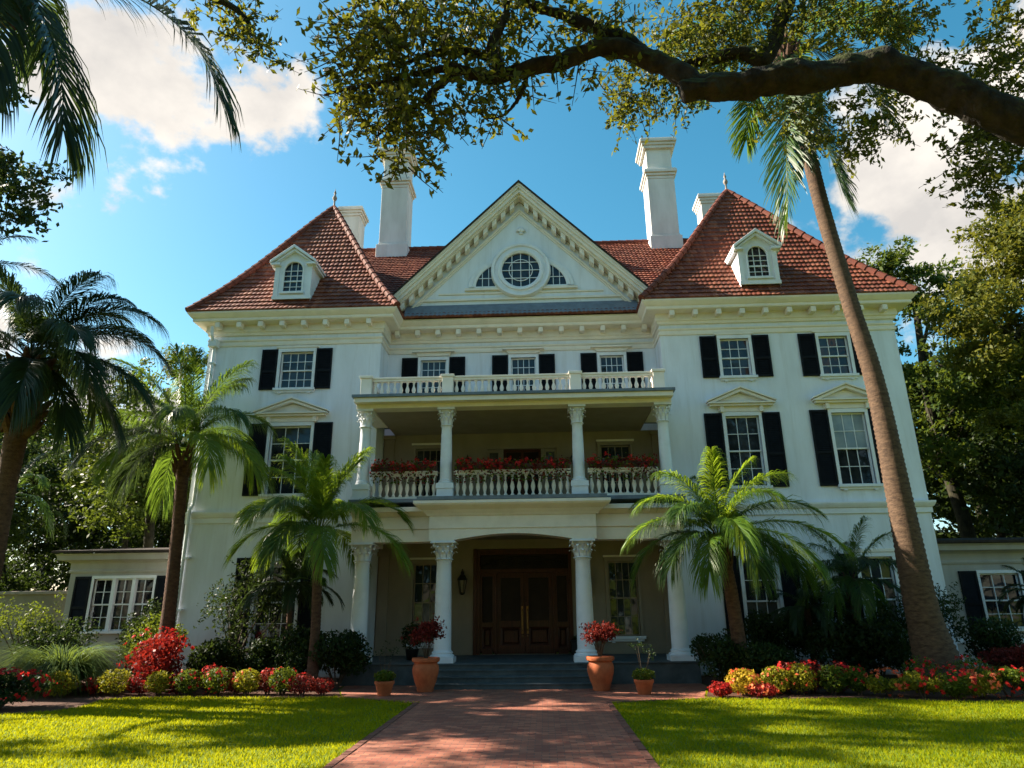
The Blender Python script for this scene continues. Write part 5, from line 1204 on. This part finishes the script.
FAR = [(-29, 15, 1, .75, 'dark tree behind the garden wall, left of the slender tree'), (-20.5, 17, 0, .72, 'dark tree filling the gap behind the left annex roof'), (-25, 21, 2, .85, 'dark tree farther back behind the slender tree'), (-33, 24, 0, 1.1, 'far dark tree left of all others'), (-26.5, 27, 1, .8, 'far dark tree seen between the left palms'), (-19, 30, 2, .9, 'far dark tree low behind the left annex'), (34, 18, 1, 1.1, 'far dark tree beyond the right edge trees'), (29, 24, 2, 1.1, 'far dark tree deep behind the right annex'), (20, 30, 0, 1.0, 'far dark tree close behind the right wing corner'), (24, 9, 2, .8, 'dark tree low behind the right annex roof'), (40, 26, 1, 1.3, 'far dark tree beyond all the trees on the right'), (-14, 26, 1, .8, 'far dark tree mostly hidden behind the left wing')]
for i, (x, y, r, s, lab) in enumerate(FAR): copy_thing(dk, (x, y, 0), r*2.1, s, lab)
p = thing('date_palm', (-20.4, 3.6, 0), 'dark palm behind the garden wall, left of the annex', 'palm')
ringed_trunk([(0, 0, 0), (.1, 0, 3), (.1, 0, 6.2)], [.26, .2, .2], 15, 12, .12).build('trunk', M['darktrunk'], p, True)
fronds(p, (.1, 0, 6.3), crown_specs(55, 20, 2.9, [(5, 75, 55), (7, 45, 95), (8, 12, 95)], ['frond', 'frond_dark']), 56, 'frond_dark', 54, .6, .7, .03)
p = thing('date_palm', (-14.15, -5.4, 0), 'dark feathery palm high at the left edge above the big shaggy palm', 'palm')
ringed_trunk([(-2.6, 0, 0), (-2.4, 0, 4), (-2.2, 0, 8), (-2.0, 0, 11.2)], [.30, .24, .22, .22], 16, 12, .12).build('trunk', M['darktrunk'], p, True)
fronds(p, (-2.0, 0, 11.4), crown_specs(57, 18, 2.6, [(5, 70, 60), (7, 35, 95), (6, 0, 80)]), 58, 'frond_dark', 60, .6, .7, .028)

# the tall shade tree just outside the left edge: its crown edge shows and it dapples lawn and path
lb = [(np.array(c, float), np.array([r*1.45, r*1.1, r*.6])) for c, r in (((-2.8, -1.5, 8.4), 1.2), ((.3, 1.2, 8.6), 1.15), ((2.2, -1.6, 9.6), 1.1), ((-.6, -3.4, 10.2), 1.25), ((-3.2, 1.8, 10.8), 1.3), ((1.6, .6, 11.4), 1.3), ((3.6, -.3, 13.4), 1.2), ((-.4, -1.2, 12.8), 1.35),
      ((-2.6, 3.0, 13.4), 1.2), ((1.0, -3.6, 13.9), 1.3), ((3.2, .6, 15.0), 1.1), ((-1.8, .6, 15.4), 1.4), ((.8, 2.4, 16.4), 1.25), ((-.6, -2.6, 17.0), 1.3), ((1.8, -.6, 18.2), 1.2), ((-2.4, 1.4, 18.6), 1.2), ((.2, -3.8, 19.6), 1.2), ((-.8, 1.0, 21.0), 1.2), ((1.0, -1.6, 22.0), 1.1))]
tree('shade_tree', (-18.9, -5.0, 0), 'tall dark tree whose crown edge shows high at the left edge', [(0, 0, 0), (.1, 0, 5), (-.2, .1, 11), (0, -.4, 17), (0, -.4, 21)], .48, lb, 16500, .21, 'treeleaf_dark', 611, None, limbs=19, start=.3)
lb = [(np.array(c, float), np.array([r*1.3, r, r*.55])) for c, r in (((0, 0, 15.5), 1.3), ((2, -1.6, 17.5), 1.2), ((-2.2, 1.4, 17.8), 1.3), ((.4, -2.8, 19.5), 1.3), ((-.6, 1.8, 20.6), 1.2), ((1.4, 0, 22.0), 1.2), ((-1.8, -2.0, 22.6), 1.2), ((.6, 2.6, 23.6), 1.1), ((-.4, -.4, 25), 1.1))]
tree('shade_tree', (-23.5, -2.6, 0), 'very tall tree standing beyond the left edge behind the others', [(0, 0, 0), (.1, 0, 7), (-.2, .1, 14), (0, 0, 24)], .5, lb, 8000, .22, 'treeleaf_dark', 612, None, limbs=9, start=.5)

# ------------------------------------------------------------ the oak reaching in from the right
def oak():
    rng = np.random.default_rng(77); t = thing('oak', (10.5, -15.4, 0), 'old oak whose thick dark bough crosses the top right of the view', 'tree'); o = np.array([10.5, -15.4, 0]); m = MB()
    def limb(pts, radii, n=14, k=10):
        c = np.array(curve(pts, k))-o; r = np.interp(np.linspace(0, 1, len(c)), np.linspace(0, 1, len(radii)), radii)
        kx = np.arange(len(c))*10/k; q = 1+.05*np.sin(kx*.55+len(c))+.03*np.sin(kx*1.1); return [tuple(x) for x in c], list(r*q)
    tr = MB(); tr.tube(*limb([(10.5, -15.4, -.1), (10.45, -15.4, .5), (10.4, -15.5, 1.6), (10.2, -15.5, 3.2), (10.0, -15.4, 4.8)], [.75, .52, .45, .42, .40]), 18); tr.build('trunk', M['bark'], t, True)
    m.tube(*limb([(10.2, -15.5, 3.0), (8.6, -16.1, 5.0), (6.8, -16.6, 5.75), (5.16, -17, 6.15), (4.64, -17, 6.47), (4.14, -17, 6.80), (3.75, -17, 6.86), (3.38, -17, 6.78), (3.0, -17, 6.74), (2.61, -17, 6.70), (2.30, -17.02, 6.68), (2.06, -17.03, 6.63)], [.32, .25, .205, .178, .168, .160, .157, .150, .142, .132, .122, .085], k=26), 44)
    m.tube(*limb([(2.5, -17, 6.70), (2.2, -16.98, 6.78), (1.95, -16.95, 6.98), (1.68, -16.95, 7.16), (1.29, -17, 7.24), (.95, -17, 7.12), (.6, -17, 7.0), (.29, -17, 6.93), (.02, -17, 6.95), (-.21, -17, 7.02)], [.13, .115, .105, .095, .085, .08, .075, .07, .05, .035], k=18), 24)
    m.tube(*limb([(1.75, -16.95, 7.12), (1.5, -16.9, 7.45), (1.1, -16.85, 7.72), (.7, -16.8, 8.0), (.2, -16.8, 8.3)], [.085, .075, .065, .05, .03]), 10)
    for pts, r in (([(.29, -17, 6.93), (.22, -17, 7.3), (.35, -16.95, 7.75), (.42, -16.9, 8.2)], [.06, .055, .045, .03]), ([(.27, -17, 7.1), (-.1, -16.95, 7.32), (-.6, -16.9, 7.3), (-1.15, -16.9, 7.1)], [.045, .035, .025, .012]),
                   ([(-.1, -17, 6.97), (-.35, -17.0, 6.8), (-.6, -17, 6.55), (-.95, -17, 6.3)], [.04, .03, .02, .01]), ([(-.2, -17, 7.0), (-.6, -17.05, 6.95), (-1.0, -17.1, 6.75), (-1.4, -17.1, 6.7)], [.035, .025, .018, .01]),
                   ([(.55, -17, 7.0), (.5, -16.95, 6.75), (.35, -16.9, 6.55), (.1, -16.9, 6.5)], [.03, .022, .015, .008])): m.tube(*limb(pts, r), 8)
    # the higher boughs, further from the camera
    m.tube(*limb([(10.0, -15.4, 4.6), (9.9, -14.2, 9.4), (8.3, -13.0, 13.6), (6.3, -12.6, 13.9), (5.3, -12.5, 12.4), (4.8, -12.5, 11.2), (4.3, -12.5, 11.3), (3.4, -12.4, 11.2), (2.8, -12.4, 10.8)], [.30, .20, .13, .12, .13, .14, .11, .08, .04]), 12)
    m.tube(*limb([(5.2, -12.5, 12.2), (5.3, -12.55, 12.6), (5.1, -12.5, 12.8), (4.6, -12.4, 13.4)], [.15, .12, .09, .05]), 10)
    m.tube(*limb([(9.5, -14.5, 7.3), (9.0, -13.8, 8.4), (8.2, -13.1, 9.0), (7.4, -13, 8.9)], [.2, .14, .09, .04]), 10)
    m.v = [tuple(Vector(v)+mnoise.noise_vector(Vector(v)*2.6)*.05+mnoise.noise_vector(Vector(v)*8)*.018+mnoise.noise_vector(Vector((v[0]*9, v[1]*30, v[2]*30)))*.012) for v in m.v]
    m.build('bough', M['mossbark'], t, True)
    quads = []; segs = []
    def clump(c, r, n, per, size, ln=.34, hang=.3, mt=None):
        n = int(n*(1.2 if size < .1 else 1.6)); C, s = twigs(rng, n, np.array(c)+(np.array([0, 0, .16]) if size < .1 else 0), r, per, ln, hang); quads.append(leaf_cards(rng, C-o, size, np.tile(np.array([.0, 0, 1.0]), (len(C), 1)), .35, .46)); segs.extend([(a-o, b-o) for a, b in s])
    # near clump at the bough's end, hanging left of the pediment
    for c, r, n in (((-1.12, -17, 7.15), (.42, .5, .42), 58), ((-.88, -17, 7.65), (.55, .5, .35), 60), ((-.45, -16.9, 7.75), (.55, .5, .35), 58), ((-.85, -17, 6.75), (.45, .45, .35), 48), ((-.55, -17, 6.95), (.6, .45, .3), 46), ((-.7, -17, 6.32), (.4, .4, .32), 42),
                    ((-.62, -17, 5.98), (.26, .3, .28), 24), ((-.05, -17, 6.5), (.45, .4, .2), 26), ((.35, -17, 6.62), (.3, .3, .18), 16), ((.15, -16.9, 7.3), (.45, .4, .3), 34), ((.2, -16.9, 7.8), (.5, .4, .3), 40), ((.8, -16.9, 7.75), (.5, .4, .25), 30), ((1.35, -16.9, 7.5), (.4, .4, .25), 22), ((.7, -16.95, 6.95), (.4, .3, .16), 14), ((1.2, -16.95, 7.0), (.3, .3, .12), 9), ((-1.22, -17, 6.5), (.2, .3, .22), 12)):
        clump(c, r, n, 11, .088)
    # high clump in the middle right
    for c, r, n in (((3.0, -12.4, 11.2), (.9, .9, .7), 60), ((3.5, -12.4, 12.2), (.9, .9, .6), 62), ((4.4, -12.4, 12.2), (1.0, .9, .6), 66), ((5.4, -12.5, 12.3), (1.0, .9, .6), 66), ((6.4, -12.6, 12.0), (.9, .9, .6), 60), ((7.1, -12.7, 11.6), (.7, .8, .6), 44), ((2.5, -12.4, 10.6), (.55, .6, .45), 34), ((2.2, -12.4, 10.2), (.3, .4, .3), 14),
                    ((4.0, -12.4, 11.4), (.8, .7, .4), 40), ((5.6, -12.5, 10.0), (.8, .7, .35), 36), ((6.4, -12.6, 9.8), (.6, .6, .5), 34), ((6.0, -12.6, 9.3), (.5, .5, .25), 18), ((6.9, -12.7, 10.8), (.6, .7, .6), 30), ((4.9, -12.4, 10.2), (.4, .5, .2), 14), ((3.3, -12.4, 10.6), (.5, .5, .25), 18)):
        clump(c, r, n, 12, .105, .40)
    # brownish clump at the right edge
    for c, r, n in (((8.1, -13, 10.4), (.7, .7, .5), 44), ((7.8, -13, 9.6), (.6, .7, .5), 40), ((8.4, -13, 9.3), (.7, .7, .5), 44), ((7.6, -13, 8.6), (.5, .6, .5), 38), ((8.2, -13, 8.4), (.6, .6, .4), 38), ((7.5, -13, 8.1), (.35, .5, .3), 20), ((8.7, -13, 11.2), (.7, .7, .6), 40), ((9.2, -13.2, 10), (.9, .9, 1.0), 50), ((9, -13.5, 12.2), (1.2, 1, .8), 50)):
        clump(c, r, n, 12, .105, .36)
    leaf_object('foliage', quads, M['oakleaf'], t); seg_mesh(segs, .007).build('twigs', M['bark'], t)
oak()
def left_oak():
    rng = np.random.default_rng(78); o = np.array([-10.6, -17.6, 0]); t = thing('laurel_tree', tuple(o), 'leafy tree whose twig tips hang in at the top left beside the palm frond', 'tree'); m = MB()
    m.tube(curve([(0, 0, -.05), (.1, 0, 3), (.6, .3, 6), (1.6, .8, 9)], 6), lerp_radii(.4, .2, 19), 12); m.build('trunk', M['bark'], t, True)
    b = MB(); b.tube(curve([(1.5, .75, 8.7), (3.2, 1.8, 10.2), (5.0, 2.6, 10.9), (6.6, 3.0, 10.7), (7.2, 3.1, 9.9)], 6), lerp_radii(.16, .015, 25), 8); b.tube(curve([(1.2, .6, 8), (1.0, .2, 10), (1.8, 0, 12)], 5), lerp_radii(.15, .03, 11), 8); quads = []; segs = []
    for c, r, n in (((-4.2, -14.6, 10.9), (.6, .5, .35), 40), ((-3.75, -14.5, 10.35), (.42, .4, .4), 36), ((-3.35, -14.5, 9.85), (.32, .35, .35), 24), ((-5.6, -15, 12.2), (1, .9, .7), 50), ((-8, -17, 12), (2, 1.8, 1.2), 150), ((-9.5, -16.8, 12.5), (1.8, 1.6, 1.2), 120)):
        C, s = twigs(rng, n, np.array(c), r, 10, .34, .35); quads.append(leaf_cards(rng, C-o, .10, np.tile(np.array([.0, 0, 1.0]), (len(C), 1)), .35, .46)); segs.extend([(a-o, e-o) for a, e in s])
    leaf_object('foliage', quads, M['oakleaf'], t); tw = seg_mesh(segs, .007); b.add(tw.v, tw.f); b.build('limbs', M['bark'], t, True)
left_oak()
# unseen trees added behind the viewer: they dim the lower facade; windows mirror them
for i, (x, y, s, lab) in enumerate([(-22, -44, 1.35, 'unseen dark tree added behind the viewer, far to the left'), (-9, -47, 1.25, 'unseen dark tree added behind the viewer, left of the path'), (4, -45, 1.4, 'unseen dark tree added behind the viewer, in line with the path'), (17, -47, 1.3, 'unseen dark tree added behind the viewer, right of the path'), (30, -44, 1.35, 'unseen dark tree added behind the viewer, far to the right'), (-15, -36, 1.2, 'nearer unseen tree added behind the viewer on the left'), (10.5, -37, 1.2, 'nearer unseen tree added behind the viewer on the right'), (-2.5, -39, 1.15, 'nearer unseen tree added behind the viewer in the middle'), (23, -35, 1.2, 'nearer unseen tree added behind the viewer, farthest right')]):
    copy_thing(dk, (x, y, 0), 1.3+i*1.7, s, lab)['group'] = 'unseen trees added behind the viewer to dim the facade'
